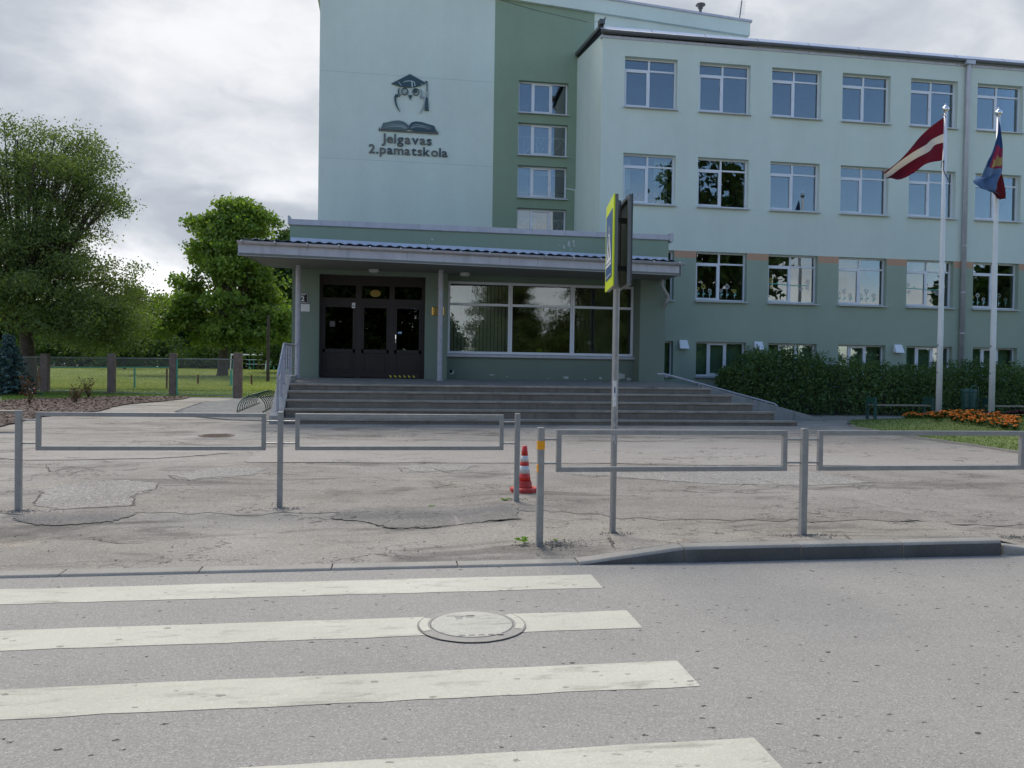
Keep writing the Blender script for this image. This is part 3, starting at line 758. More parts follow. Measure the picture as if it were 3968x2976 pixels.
# --- tall block (gable-roofed), wall at Y 30.7
TY = 30.7
stz = [(11.46,12.66),(9.86,11.06),(8.24,9.44),(6.62,7.82)]
holes = [(4.90,6.83,a,b) for a, b in stz]
def tall_m(x, z): return 1 if 3.95 < x < 7.82 else 0
def tall_extra(mb):
    top = lambda x: 15.02+.066*(14.05-x)
    for a, b in ((-2.51,3.95),(3.95,7.82),(7.82,14.05)):
        mb.quad((a,TY,15.0), (b,TY,15.0), (b,TY,top(b)), (a,TY,top(a)), tall_m((a+b)/2, 15))
    for x in (-2.51, 14.05): mb.quad((x,TY,0), (x,44,0), (x,44,top(x)), (x,TY,top(x)), 0)
    mb.quad((-2.51,44,0), (14.05,44,0), (14.05,44,15), (-2.51,44,16.1), 0)
wall_y('tall_wall', TY, -2.51, 14.05, 0, 15.0, holes, DEP, ('mint', 'stripe_green'), tall_m, xs=(3.95, 7.82), extra=tall_extra)
v = MB(); top = lambda x: 15.0+.066*(14.05-x)
v.prism_xz([(-2.8,top(-2.8)),(14.12,top(14.12)),(14.12,top(14.12)+.52),(-2.8,top(-2.8)+.52)], TY-.14, 44.2); v.build('verge_band', 'mint', SCH)
v = MB(); v.prism_xz([(-2.9,top(-2.9)+.52),(14.18,top(14.18)+.52),(14.18,top(14.18)+.60),(-2.9,top(-2.9)+.60)], TY-.2, 44.3); v.build('verge_flashing', 'lilac_metal', SCH)
for z in (12.50, 9.32, 6.1):
    s = MB(); s.box(-2.5, 3.94, TY-.0035, TY+.01, z-.009, z+.009); s.build('render_joint', 'logo_light', SCH)
for a, b in stz: put_window(K_STAIR, 4.90, TY+DEP-.07, a)
# stairwell inside: back wall, landings and white ornamental rails
s = MB(); s.box(4.2, 7.6, 34.0, 34.1, 5, 14); s.box(4.2, 4.25, 31.1, 34, 5, 14); s.box(7.55, 7.6, 31.1, 34, 5, 14)
for z in (6.0, 9.3, 12.95): s.box(4.2, 7.6, 31.05, 34, z-.15, z)
s.build('stairwell', 'interior', SCH)
for zb in (9.9, 6.7):
    s = MB(); Yr = 31.3
    for z in (zb+.12, zb+.80): s.tube([(4.6,Yr,z),(7.2,Yr,z)], .012, 6)
    for k in range(5):
        x = 4.7+k*.52
        s.tube([(x,Yr,zb+.12),(x,Yr,zb+.8)], .009, 5)
        if k % 2: # a round shoulder running into a slanting foot
            pp = [(x+.04+.19*(1-math.cos(t))/1.0, Yr, zb+.58+.19*math.sin(t)) for t in [math.pi*i/8 for i in range(9)]]+[(x+.05,Yr,zb+.14)]
            s.tube(pp, .009, 5)
        else:
            for q in (zb+.52, zb+.14): s.tube([(x,Yr,q+.26),(x+.14,Yr,q),(x+.28,Yr,q+.26)], .009, 5)
    s.build('stair_rail', 'white_paint', SCH)

# --- wing, wall at Y 27
WY = 27.0
wx = [7.97+2.68*k for k in range(8)]
rows = [(10.70,12.40),(7.41,9.11),(4.14,5.84)]
holes = [(x, x+WW, a, b) for x in wx for a, b in rows]+[(x+.06, x+1.90, 1.50, 2.70) for x in wx]
def wing_m(x, z):
    if z > 5.84: return 0
    if z > 5.60 and not any(a-.001 < x < a+WW+.001 for a in wx): return 2
    return 1
def wing_extra(mb):
    mb.quad((7.17,WY,0), (7.17,TY,0), (7.17,TY,13.62), (7.17,WY,13.1), 0)
    mb.quad((30,WY,0), (30,40,0), (30,40,13.1), (30,WY,13.1), 0)
wall_y('wing_wall', WY, 7.17, 30, 0, 12.95, holes, DEP, ('mint', 'lower_green', 'orange'), wing_m, zs=(5.60, 5.84), extra=wing_extra)
wins = {}
for k, x in enumerate(wx):
    for r, (a, b) in enumerate(rows): wins[(r, k)] = put_window(K_BIG, x, WY+DEP-.07, a)
    wins[(3, k)] = put_window(K_BASE, x+.06, WY+DEP-.07, 1.50)
# rooms behind the glass
s = MB()
s.box(7.3, 29.8, 30.4, 30.5, 0, 12.9)
for z in (.9, 3.35, 6.75, 10.05, 12.8): s.box(7.3, 29.8, 27.45, 30.4, z-.2, z)
for x in (7.25, 13.0, 18.4, 23.7, 29.7): s.box(x-.05, x+.05, 27.45, 30.4, 0, 12.6)
s.build('classroom', 'interior', SCH)
for k in range(8):
    s = MB(); s.box(wx[k]+.1, wx[k]+1.86, 27.42, 27.44, 1.55, 2.66); s.build('roller_blind', 'green_blind', SCH)
for k, (a, b) in ((0, (.05,.40)), (0, (1.25,1.75))):
    s = MB(); n = 24
    for i in range(n):
        xa, xb = wx[k]+a+(b-a)*i/n, wx[k]+a+(b-a)*(i+1)/n
        ya, yb = 27.5+.04*math.sin(i*1.7), 27.5+.04*math.sin((i+1)*1.7)
        s.quad((xa,ya,7.5), (xb,yb,7.5), (xb,yb,9.05), (xa,ya,9.05))
    s.build('curtain', 'pale_curtain', SCH, smooth=True)
# eaves: fascia strip, gutter, roof edge flashing with joints
s = MB(); s.box(7.10, 30, WY-.03, WY+.1, 12.95, 13.04); s.build('fascia', 'lilac_metal', SCH)
s = MB(); s.tube([(7.10,WY-.12,13.13),(30,WY-.12,13.13)], .075, 12); s.build('gutter', 'dark_gutter', SCH, smooth=True)
s = MB(); s.add([(7.08,WY-.10,13.20),(30,WY-.10,13.20),(30,WY+.12,13.40),(7.08,WY+.12,13.40),(7.08,TY,13.85),(30,TY,13.85)], [(0,1,2,3),(3,2,5,4)]); s.build('roof_edge', 'flashing', SCH)
for k in range(12):
    x = 8.9+k*1.93
    s = MB(); s.add([(x,WY-.104,13.20),(x+.02,WY-.104,13.20),(x+.02,WY+.116,13.404),(x,WY+.116,13.404)], [(0,1,2,3)]); s.box(x, x+.012, WY-.034, WY-.02, 12.95, 13.04); s.build('flashing_joint', 'dark_gutter', SCH)
s = MB(); s.add([(7.08,WY-.1,13.30),(7.08,TY,13.72),(7.08,TY,13.86),(7.08,WY+.05,13.42),(7.19,WY-.1,13.30),(7.19,TY,13.72),(7.19,TY,13.86),(7.19,WY+.05,13.42)],
                [(0,1,2,3),(7,6,5,4),(0,4,5,1),(3,2,6,7),(0,3,7,4)]); s.build('side_flashing', 'dark_gutter', SCH)
s = MB(); s.box(7.02, 7.2, WY-.16, WY+.1, 13.36, 13.52); s.tube([(7.2,WY-.05,13.5),(7.24,WY-.05,13.62)], .03, 6); s.build('gutter_end', 'dark_gutter', SCH)
dp = MB(); dp.tube([(20.90,WY-.12,13.10),(20.90,WY-.12,12.85),(20.90,WY-.09,12.6),(20.90,WY-.09,.4)], .085, 12); dpo = dp.build('downpipe', 'lilac_metal', SCH, smooth=True)
s = MB(); s.box(20.72, 21.08, WY-.24, WY-.01, 12.98, 13.12); s.build('hopper', 'lilac_metal', dpo)
for z in (11.6, 9.4, 8.0, 6.4, 4.7, 3.2):
    s = MB(); s.lathe([(.094,-.02),(.094,.02)], (20.90,WY-.09,z), 12); s.build('pipe_bracket', 'lilac_metal', dpo)
for x in (10.22, 12.99, 18.38, 24.0):
    s = MB(); s.add([(x-.15,WY-.003,2.74),(x+.15,WY-.003,2.74),(x+.15,WY-.003,2.46),(x-.15,WY-.003,2.46),(x-.14,WY-.05,2.74),(x+.14,WY-.05,2.74),(x+.17,WY-.20,2.44),(x-.17,WY-.20,2.44)],
                    [(0,1,5,4),(4,5,6,7),(0,4,7,3),(1,2,6,5),(3,7,6,2)]); s.build('wall_vent', 'bright_white', SCH)
# roof things
s = MB(); s.lathe([(.06,0),(.06,.65),(.10,.65),(.10,.72),(.20,.78),(.19,.82),(.05,.85)], (12.45,31.6,15.72), 14); tag(s.build('roof_vent', 'dark_gutter', None), 'small mushroom vent on the roof edge of the tall block', 'roof vent')
an = thing('antenna', 'thin television aerial at the right end of the tall roof', 'antenna', (14.1,31.6,15.6))
s = MB(); s.tube([(14.05,31.6,15.5),(14.15,31.6,16.25),(14.22,31.6,16.85)], .022, 6); s.build('mast', 'dark_gutter', an)
for k in range(9):
    s = MB(); z = 16.26+k*.065; x = 14.15+.012*k; l = .20-.008*k; s.tube([(x-l,31.6,z-.02),(x+l,31.6,z+.03)], .006, 4); s.build('element', 'sill_metal', an)
s = MB(); s.tube([(2.2,TY-.25,15.9),(5.3,29.4,14.75),(7.0,28.4,14.05),(7.25,27.1,13.6)], .010, 5); tag(s.build('roof_cable', 'cable', None), 'thin black cable running down from the tall roof to the wing corner', 'cable')
s = MB(); s.tube([(7.12,30.55,6.0),(7.12,30.55,8.55)], .010, 5); s.tube([(7.12,30.55,8.55),(6.72,30.45,8.58)], .02, 6); s.build('lightning_rod', 'white_paint', SCH)

# --- porch block
PY, RY = 24.6, 25.2
def pf(Y): return 1.18+.043*(Y-21.86)      # platform floor
wall_y('entrance_wall', PY, -2.73, 1.84, 0, 4.55, [(-1.95,1.17,1.30,4.37)], .32, 'porch_green_shaded', lambda x, z: 0,
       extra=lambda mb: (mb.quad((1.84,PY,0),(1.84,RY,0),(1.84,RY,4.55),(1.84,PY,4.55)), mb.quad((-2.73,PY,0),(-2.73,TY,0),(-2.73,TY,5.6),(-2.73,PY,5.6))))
wall_y('window_wall', RY, 1.84, 7.89, 0, 4.55, [(1.90,7.86,2.10,4.34)], .16, 'porch_green_shaded', lambda x, z: 0)
s = MB(); s.quad((7.89,PY,0),(8.71,PY,0),(8.71,PY,4.55),(7.89,PY,4.55)); s.quad((7.89,PY,0),(7.89,RY,0),(7.89,RY,4.55),(7.89,PY,4.55)); s.quad((8.71,PY,0),(8.71,WY,0),(8.71,WY,5.6),(8.71,PY,5.6)); s.build('corner_pier', 'porch_green_shaded', SCH)
s = MB(); s.box(-2.80, 8.76, PY-.06, 26.9, 4.56, 5.80); s.build('parapet', 'parapet_green', SCH)
px = [-2.83,-1.35,1.55,4.35,7.2,8.79]
for a, b in zip(px, px[1:]):
    s = MB(); s.add([(a,PY-.10,5.76),(b-.012,PY-.10,5.76),(b-.012,PY-.10,5.93),(a,PY-.10,5.93),(b-.012,PY+.35,5.97),(a,PY+.35,5.97)], [(0,1,2,3),(3,2,4,5)]); s.box(a, b-.012, PY-.10, PY-.05, 5.755, 5.77); s.build('parapet_cap', 'lilac_metal', SCH)
s = MB(); s.box(-2.86, -2.80, PY-.12, PY+.3, 5.78, 6.02); s.box(8.78, 8.90, PY-.12, PY+.3, 5.72, 5.98); s.build('cap_end', 'lilac_metal', SCH)
s = MB(); s.box(-2.8, 8.7, 26.9, TY, 5.5, 5.6); s.build('porch_roof', 'dark_gutter', SCH)
s = MB(); s.add([(-2.78,PY-.066,5.0),(8.74,PY-.066,5.0),(8.74,PY-.066,5.22),(-2.78,PY-.066,5.40)], [(0,1,2,3)]); s.build('wall_flashing', 'flashing', SCH)
for x in (1.2, 4.6):
    s = MB(); s.box(x, x+.012, PY-.072, PY-.064, 5.05, 5.40-.0156*(x+2.78)); s.build('flashing_joint', 'dark_gutter', SCH)
# flaked render
mrng = random.Random(21)
def flake(cx, cz, w, h, Y, n=11):
    p = [(cx+w*math.cos(2*math.pi*i/n)*mrng.uniform(.5, 1), cz+h*math.sin(2*math.pi*i/n)*mrng.uniform(.4, 1)) for i in range(n)]
    MB().prism_xz(p, Y-.004, Y+.004).build('bare_render', 'plaster_chip', SCH)
for cx, cz, w, h in ((5.55,5.52,.06,.14),(5.4,5.42,.05,.09),(5.7,5.60,.04,.1),(5.62,5.36,.03,.04),(5.25,5.48,.02,.03),(5.72,5.48,.03,.05),(1.35,5.5,.05,.04),(4.0,5.3,.02,.02)): flake(cx, cz, w, h, PY-.061)
for cx, cz, w, h in ((2.05,1.52,.10,.09),(5.68,1.40,.14,.06),(7.45,1.47,.22,.12),(3.3,1.45,.11,.025),(6.8,1.40,.07,.05),(5.1,1.36,.03,.02),(3.78,1.41,.025,.02),(6.3,1.35,.05,.03),(7.75,1.38,.1,.06)): flake(cx, cz, w, h, RY)
for x in (2.02, 7.35): MB().lathe([(.05,-.004),(.05,.0)], (x,RY-.004,1.54), 14, axis='y').build('pipe_hole', 'void', SCH)

# big porch window
bw = MB(); x0, x1, z0, z1 = 1.90, 7.86, 2.10, 4.34; yb = RY+.02
mul = [3.86, 5.86]
bw.box(x0, x1, yb, yb+.09, z0, z0+.075); bw.box(x0, x1, yb, yb+.09, z1-.075, z1); bw.box(x0, x0+.07, yb, yb+.09, z0+.075, z1-.075); bw.box(x1-.07, x1, yb, yb+.09, z0+.075, z1-.075)
cells = [x0+.07-.06]+mul+[x1-.07+.06]
for m_ in mul:
    bw.box(m_-.066, m_-.004, yb-.003, yb+.09, z0+.075, z1-.075); bw.box(m_+.004, m_+.066, yb-.003, yb+.09, z0+.075, z1-.075)
for a, b in zip(cells, cells[1:]): bw.box(a+.066, b-.066, yb+.002, yb+.088, 3.60, 3.675)
bwo = bw.build('porch_window', 'white_pvc', SCH)
for a, b in zip(cells, cells[1:]):
    for za, zb in ((z0+.075, 3.60), (3.675, z1-.075)):
        p = MB(); p.box(a+.06, b-.06, yb+.04, yb+.05, za, zb); p.build('pane', 'glass_dark', bwo)
s = MB(); s.add([(1.86,RY+.02,2.10),(7.92,RY+.02,2.10),(7.92,RY-.10,2.07),(1.86,RY-.10,2.07),(1.86,RY-.10,2.0),(7.92,RY-.10,2.0),(7.92,RY+.02,2.03),(1.86,RY+.02,2.03)], [(0,1,2,3),(3,2,5,4),(4,5,6,7)]); s.build('sill', 'lilac_metal', bwo)
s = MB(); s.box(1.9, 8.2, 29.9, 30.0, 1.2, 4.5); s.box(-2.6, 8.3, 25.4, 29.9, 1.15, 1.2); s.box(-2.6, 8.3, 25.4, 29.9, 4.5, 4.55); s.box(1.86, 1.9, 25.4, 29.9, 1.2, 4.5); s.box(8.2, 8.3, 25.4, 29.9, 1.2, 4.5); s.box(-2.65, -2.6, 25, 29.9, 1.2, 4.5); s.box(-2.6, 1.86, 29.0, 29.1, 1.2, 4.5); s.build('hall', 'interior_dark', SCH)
for k in range(16):
    x = 2.0+k*.117
    s = MB(); s.add([(x,25.50,2.15),(x+.10,25.53,2.15),(x+.10,25.53,4.25),(x,25.50,4.25)], [(0,1,2,3)]); s.build('blind_slat', 'slat_blind', SCH)
for x in (6.15, 6.32, 6.55, 6.95, 7.3, 7.42):
    s = MB(); s.add([(x,25.50,2.15),(x+.03,25.58,2.15),(x+.03,25.58,4.25),(x,25.50,4.25)], [(0,1,2,3)]); s.build('blind_slat', 'slat_blind', SCH)
s = MB(); s.lathe([(.085,0),(.11,.16),(.10,.16),(.09,.14)], (4.83,25.40,2.14), 16); tag(s.build('plant_pot', 'pot_lime', None, smooth=False), 'small lime green pot on the sill of the big porch window', 'plant pot')
s = MB(); s.tube([(6.65,25.6,2.12),(6.82,25.6,2.36),(6.55,25.6,2.58)], .012, 6); s.lathe([(.07,-.12),(.04,0)], (6.5,25.6,2.60), 12); s.box(6.5, 6.75, 25.5, 25.7, 2.10, 2.13); tag(s.build('desk_lamp', 'lamp_white', None), 'white jointed desk lamp behind the right pane of the porch window', 'lamp')

# entrance doors
dr = MB(); Y0 = PY+.26
dr.box(-1.95, 1.17, Y0-.02, Y0+.10, 4.08, 4.37)                      # dark head board
dr.box(-1.95, -1.86, Y0, Y0+.1, 1.30, 4.08); dr.box(1.08, 1.17, Y0, Y0+.1, 1.30, 4.08)
dr.box(-.90, -.72, Y0-.002, Y0+.1, 1.30, 4.08); dr.box(.10, .26, Y0-.002, Y0+.1, 1.30, 4.08)
for a, b in ((-1.86,-.90),(-.72,.10),(.26,1.08)): dr.box(a, b, Y0+.002, Y0+.09, 3.52, 3.70)
dro = dr.build('entrance_door', 'door_brown', SCH)
for k, (a, b) in enumerate(((-1.86,-.90),(-.72,.10),(.26,1.08))):
    t = .075
    s = MB(); s.box(a+.004, b-.004, Y0-.012, Y0+.06, 3.42, 3.516); s.box(a+.004, b-.004, Y0-.012, Y0+.06, 2.05, 2.17); s.box(a+.004, b-.004, Y0-.012, Y0+.06, 1.32, 1.47)
    s.box(a+.004, a+t, Y0-.012, Y0+.06, 1.47, 3.42); s.box(b-t, b-.004, Y0-.012, Y0+.06, 1.47, 3.42); s.box(a+t, b-t, Y0+.01, Y0+.05, 1.47, 2.05)
    s.box(a+t+.05, b-t-.05, Y0-.002, Y0+.02, 1.55, 1.97)
    s.build('door_leaf', 'door_brown', dro, bevel=.004)
    p = MB(); p.box(a+t, b-t, Y0+.03, Y0+.04, 2.17, 3.42); p.build('pane', 'door_glass', dro)
    p = MB(); p.box(a, b, Y0+.03, Y0+.04, 3.70, 4.08); p.build('pane', 'door_glass', dro)
s = MB(); s.tube([(.30,Y0-.05,2.38),(.30,Y0-.06,2.50),(.30,Y0-.05,2.62)], .012, 6); s.box(.285, .315, Y0-.05, Y0-.012, 2.39, 2.41); s.box(.285, .315, Y0-.05, Y0-.012, 2.59, 2.61); s.build('door_handle', 'chrome', dro)
s = MB(); s.tube([(.95,Y0-.03,3.40),(.75,Y0-.05,3.45)], .012, 6); s.build('door_closer', 'chrome', dro)
s = MB(); s.box(-1.01, -.91, Y0-.016, Y0-.013, 3.40, 3.56); so_ = tag(s.build('door_notice', 'paper', None), 'small white notice with a triangle pinned up between the brown doors', 'notice')
s = MB(); s.prism_xz([(-.99,3.44),(-.93,3.44),(-.96,3.50)], Y0-.018, Y0-.016); s.build('triangle_mark', 'ink', so_)
s = MB(); s.box(.37, .48, Y0+.024, Y0+.029, 2.66, 2.72); tag(s.build('door_sticker', 'sticker_blue', None), 'pale blue sticker on the glass of the right door leaf', 'sticker')
s = MB(); s.box(-1.66, -1.50, Y0+.024, Y0+.028, 2.83, 3.0); sm = tag(s.build('no_smoking_sign', 'interior_dark', None), 'dim square prohibition sign on the left door glass', 'sign')
s = MB()
for i in range(20):
    a, b = 2*math.pi*i/20, 2*math.pi*(i+1)/20
    s.add([(-1.58+r*math.cos(t), Y0+.022, 2.915+r*math.sin(t)) for r, t in ((.055,a),(.068,a),(.068,b),(.055,b))], [(0,1,2,3)])
s.add([(-1.63,Y0+.022,2.955),(-1.62,Y0+.022,2.965),(-1.53,Y0+.022,2.875),(-1.54,Y0+.022,2.865)], [(0,1,2,3)])
s.build('prohibition_ring', 'interior', sm)
s = MB(); s.lathe([(.16,0),(.16,.008)], (-.32,Y0+.018,3.86), 24, axis='y'); ov = tag(s.build('oval_glow', 'ochre', None), 'dull yellow oval painted for light in the fanlight above the doors', 'sign'); ov.scale = (1,1,.68); ov.location = (0,0,3.86*.32)  # yellow light in the fanlight glass, painted as a dull disc
s = MB(); s.box(.12, .98, Y0-.016, Y0-.013, 1.335, 1.40); hz = tag(s.build('hazard_strip', 'hazard_black', None), 'yellow and black striped tape along the foot of the right door', 'hazard tape')
s = MB()
for k in range(6): s.add([(.15+k*.14,Y0-.018,1.337),(.21+k*.14,Y0-.018,1.337),(.16+k*.14,Y0-.018,1.398),(.10+k*.14+.02,Y0-.018,1.398)], [(0,1,2,3)])
s.build('yellow_stripe', 'hazard_yellow', hz)
for k, (x, y) in enumerate(((-.36,24.15),(2.32,24.25))):
    s = MB(); s.lathe([(.15,0),(.15,-.05),(.11,-.09),(.03,-.10)], (x,y,4.49), 20)
    tag(s.build('ceiling_lamp', 'lamp_white', None), ('round white lamp on the canopy ceiling above the brown doors', 'round white lamp on the canopy ceiling left of the big porch window')[k], 'lamp')

# --- canopy
can = MB()
plan = [(-3.80,22.0),(8.62,23.1),(8.55,24.54),(-2.74,24.54),(-3.2,24.4),(-3.48,24.0),(-3.50,23.2),(-3.6,22.5)]
can.prism_xy(plan, 4.50, 4.56); can.build('soffit_board', 'soffit', SCH)
fd = Vector((12.42,1.1,0)).normalized(); fn = Vector((fd.y,-fd.x,0))
def fpt(t, off, z): p = Vector((-3.82,22.0,0))+fd*t+fn*off; return (p.x, p.y, z)
FL = 12.47
edges = [0, 1.75, 4.4, 7.0, 8.1, 10.3, FL]
for a, b in zip(edges, edges[1:]):
    s = MB(); A = [fpt(a,.0,4.49), fpt(b-.006,.0,4.49), fpt(b-.006,.0,4.80), fpt(a,.0,4.80), fpt(a,-.03,4.49), fpt(b-.006,-.03,4.49), fpt(b-.006,-.03,4.80), fpt(a,-.03,4.80)]
    s.add(A, [(0,1,2,3),(4,5,6,7),(0,1,5,4),(3,2,6,7),(0,3,7,4),(1,2,6,5)]); s.build('fascia_board', 'lilac_metal', SCH)
s = MB(); lc = [plan[0]]+plan[:3:-1][:0]
side = [(-3.82,22.0),(-3.62,22.5),(-3.52,23.2),(-3.50,24.0),(-3.22,24.42),(-2.74,24.56)]
for a, b in zip(side, side[1:]): s.quad((*a,4.49), (*b,4.49), (*b,4.80), (*a,4.80))
s.build('side_fascia', 'lilac_metal', SCH)
s = MB(); s.quad((8.64,23.1,4.49), (8.58,24.54,4.49), (8.58,24.54,4.95), (8.64,23.1,4.80)); s.build('side_fascia', 'lilac_metal', SCH)
gt = MB(); n = 10; ringp = []
for t in (-.02, FL+.12):
    for k in range(n+1):
        a = math.pi+math.pi*k/n
        p = fpt(t, .075+.068*math.cos(a), 4.845+.068*math.sin(a)+.01*(t < 1)); ringp.append(p)
gt.add(ringp, [(k, k+1, n+2+k, n+1+k) for k in range(n)]+[tuple(range(n+1)), tuple(range(n+1, 2*n+2))])
gto = gt.build('gutter', 'lilac_metal', SCH, smooth=True)
s = MB(); s.tube([fpt(-.02,.143,4.848), fpt(FL+.12,.143,4.848)], .009, 6); s.build('gutter_bead', 'lilac_metal', gto)
for k in range(16):
    t = .1+k*.82; s = MB()
    pp = [fpt(t, .075+.074*math.cos(math.pi+math.pi*i/8), 4.845+.074*math.sin(math.pi+math.pi*i/8)) for i in range(9)]
    s.tube(pp, .012, 5); s.box(fpt(t,.16,0)[0]-.02, fpt(t,.16,0)[0]+.02, fpt(t,.16,0)[1]-.012, fpt(t,.16,0)[1]+.012, 4.845, 4.872, 1); s.build('gutter_bracket', ('lilac_metal', 'bright_white'), gto)
# corrugated sheets
cr = MB(); nw = 46; per = 8; vs = []
for i in range(nw*per+1):
    t = .12+(FL-.2)*i/(nw*per); h = .018*math.sin(2*math.pi*i/per)
    a = fpt(t, .04, 4.925+h); b = (a[0]-.05, PY-.07, 5.03-.008*a[0]+h)
    vs += [a, b, (a[0], a[1], a[2]-.008), (b[0], b[1], b[2]-.008)]
cr.add(vs, [(4*i,4*i+4,4*i+5,4*i+1) for i in range(nw*per)]+[(4*i+2,4*i+6,4*i+7,4*i+3) for i in range(nw*per)]+[(4*i,4*i+2,4*i+6,4*i+4) for i in range(nw*per)])
cr.build('corrugated_roof', 'corrugated', SCH)
for x, y in ((-2.47,23.8),(1.575,23.8),(6.88,23.9)):
    s = MB(); s.lathe([(.075,0),(.075,4.53-pf(y))], (x,y,pf(y)), 16); s.lathe([(.10,0),(.10,.03)], (x,y,pf(y)+.006), 16); s.build('canopy_column', 'lilac_paint', SCH)
s = MB(); s.tube([(8.45,24.2,4.55),(8.47,24.3,4.30),(8.72,24.4,4.0),(8.72,24.45,3.85),(8.62,24.48,3.65)], .055, 10); s.build('rainwater_pipe', 'galvanised', SCH, smooth=True)

# --- steps, platform, ramp
stepd = [(20.50,.34,11.06),(20.84,.57,10.57),(21.18,.785,10.09),(21.52,1.00,9.62),(21.86,1.18,9.13)]
for k, (y, z, xr) in enumerate(stepd):
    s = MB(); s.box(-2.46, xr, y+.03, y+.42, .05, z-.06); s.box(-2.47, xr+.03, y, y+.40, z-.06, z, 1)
    s.build('step', ('step_concrete', 'step_nosing'), SCH, bevel=.014)
    srng = random.Random(k+50)
    for q in range(3):     # broken nosing edges showing paler concrete
        x = srng.uniform(-2, xr-1); l = srng.uniform(.2, .7)
        m_ = MB(); pts_ = [(x+l*i/7, z-.006-.03*srng.random()*(0 < i < 7)) for i in range(8)]
        m_.prism_xz([(x, z-.004)]+pts_[1:-1]+[(x+l, z-.004)], y-.004, y+.006); m_.build('chipped_edge', 'concrete', SCH)
s = MB(); s.prism_yz([(22.0,.05),(24.75,.05),(24.75,pf(24.75)-.012),(22.0,pf(22.0)-.012)], -2.46, 9.13); s.build('platform', 'step_concrete', SCH)
tm = MB(); tm.add([(0,0,0),(.34,0,0),(.34,.292,.0126),(0,.292,.0126),(0,0,-.02),(.34,0,-.02),(.34,.292,-.0074),(0,.292,-.0074)], [(0,1,2,3),(4,5,6,7),(0,1,5,4),(1,2,6,5),(2,3,7,6),(3,0,4,7)]); tme = tm.mesh('floor_tile', 'tile')
for i in range(33):
    for j in range(8): inst(tme, 'floor_tile', SCH, (-2.44+i*.346, 22.265+j*.298, pf(22.265+j*.298)+.0005*((i*7+j*3) % 4)))
s = MB(); s.prism_xz([(9.14,.05),(12.62,.05),(12.62,.37),(9.43,1.17),(9.14,1.24)], 22.55, 22.75); s.build('ramp_wall', 'concrete', SCH, bevel=.012)
s = MB(); s.prism_xz([(9.15,.05),(12.6,.05),(12.6,.26),(9.15,1.2)], 22.76, 24.3); s.build('ramp', 'step_concrete', SCH)
rl = thing('ramp_handrail', 'low sloping grey tube handrail beside the ramp right of the steps', 'handrail', (9.5,22.65,1.2))
s = MB(); s.tube([(7.85,22.75,1.56),(8.05,22.72,1.56),(11.45,22.65,.72),(11.55,22.65,.66),(11.55,22.65,.60)], .028, 10); s.build('rail', 'lilac_paint', rl, smooth=True)
for x in (8.1, 9.1, 10.2, 11.2):
    s = MB(); s.box(x-.012, x+.012, 22.64, 22.66, 1.17-(x-9.43)*.25-.06, 1.555-(x-8.05)*.247); s.build('bracket', 'lilac_paint', rl)
s = MB(); s.prism_yz([(20.55,.05),(20.55,.40),(20.75,.47),(22.35,1.36),(23.7,1.38),(23.7,.05)], -2.80, -2.48); s.build('cheek_wall', 'pebble', SCH, bevel=.01)
hr = thing('stair_handrail', 'lilac painted steel handrail on the pebbledash wall left of the steps', 'handrail', (-2.63,20.8,.5))
s = MB(); s.tube([(-2.63,20.82,1.36),(-2.63,20.85,1.42),(-2.63,21.95,2.19),(-2.63,22.05,2.21),(-2.55,23.7,2.22)], .034, 10); s.build('rail', 'lilac_paint', hr, smooth=True)
s = MB(); s.tube([(-2.63,20.9,1.12),(-2.63,22.0,1.85)], .014, 6); s.build('rail', 'lilac_paint', hr)
for z in (1.58, 1.92):
    s = MB(); s.tube([(-2.63,22.0,z),(-2.56,23.7,z)], .010, 6); s.build('rail', 'lilac_paint', hr)
def cheek(y): return .47+(min(max(y, 20.75), 22.35)-20.75)*.556
for k, y in enumerate((20.82, 21.5, 22.02, 22.45, 22.87, 23.28)):
    zt = 1.40+(min(y, 22.0)-20.82)*.68
    s = MB(); r_h = .03 if k in (0, 1, 2) else .022
    x = -2.63+.05*max(0, (y-22)/1.7); s.box(x-r_h, x+r_h, y-r_h, y+r_h, cheek(y), zt-.01); s.build('baluster', 'lilac_paint', hr)

# --- wall signs
NP = thing('house_number_sign', 'black house number plaque reading 2, left of the doors behind the column', 'sign', (-2.43,PY,3.6))
s = MB(); s.box(-2.60, -2.27, PY-.02, PY-.003, 3.47, 3.79); s.build('plate', 'plaque_black', NP, bevel=.01)
s = MB()
for a in ((-2.585,-2.285,3.765,3.775),(-2.585,-2.285,3.485,3.493)): s.box(a[0], a[1], PY-.024, PY-.02, a[2], a[3])
for x in (-2.59, -2.288): s.box(x, x+.008, PY-.024, PY-.02, 3.485, 3.775)
s.build('border', 'sign_white', NP)
def text(body, size, mat, parent, loc, rot=(math.pi/2,0,0), ext=.003, off=0.0, name='lettering', width=None):
    cu = bpy.data.curves.new(name, 'FONT'); cu.body = body; cu.size = size; cu.extrude = ext; cu.offset = off; cu.resolution_u = 3
    t = bpy.data.objects.new(name, cu); COL.objects.link(t)
    dg = bpy.context.evaluated_depsgraph_get(); me = bpy.data.meshes.new_from_object(t.evaluated_get(dg))
    bpy.data.objects.remove(t)
    me.materials.clear(); me.materials.append(MATS[mat])
    xs = [v.co.x for v in me.vertices]
    if width:
        k = width/(max(xs)-min(xs)); x0_ = min(xs)
        for v in me.vertices: v.co.x = (v.co.x-x0_)*k
    o = bpy.data.objects.new(name, me); place(o, parent, 0, loc); o.rotation_euler = rot
    return o
text('2', .20, 'sign_white', NP, (-2.47,PY-.024,3.55), off=.004); text('IELA', .035, 'sign_white', NP, (-2.47,PY-.024,3.705), width=.10)
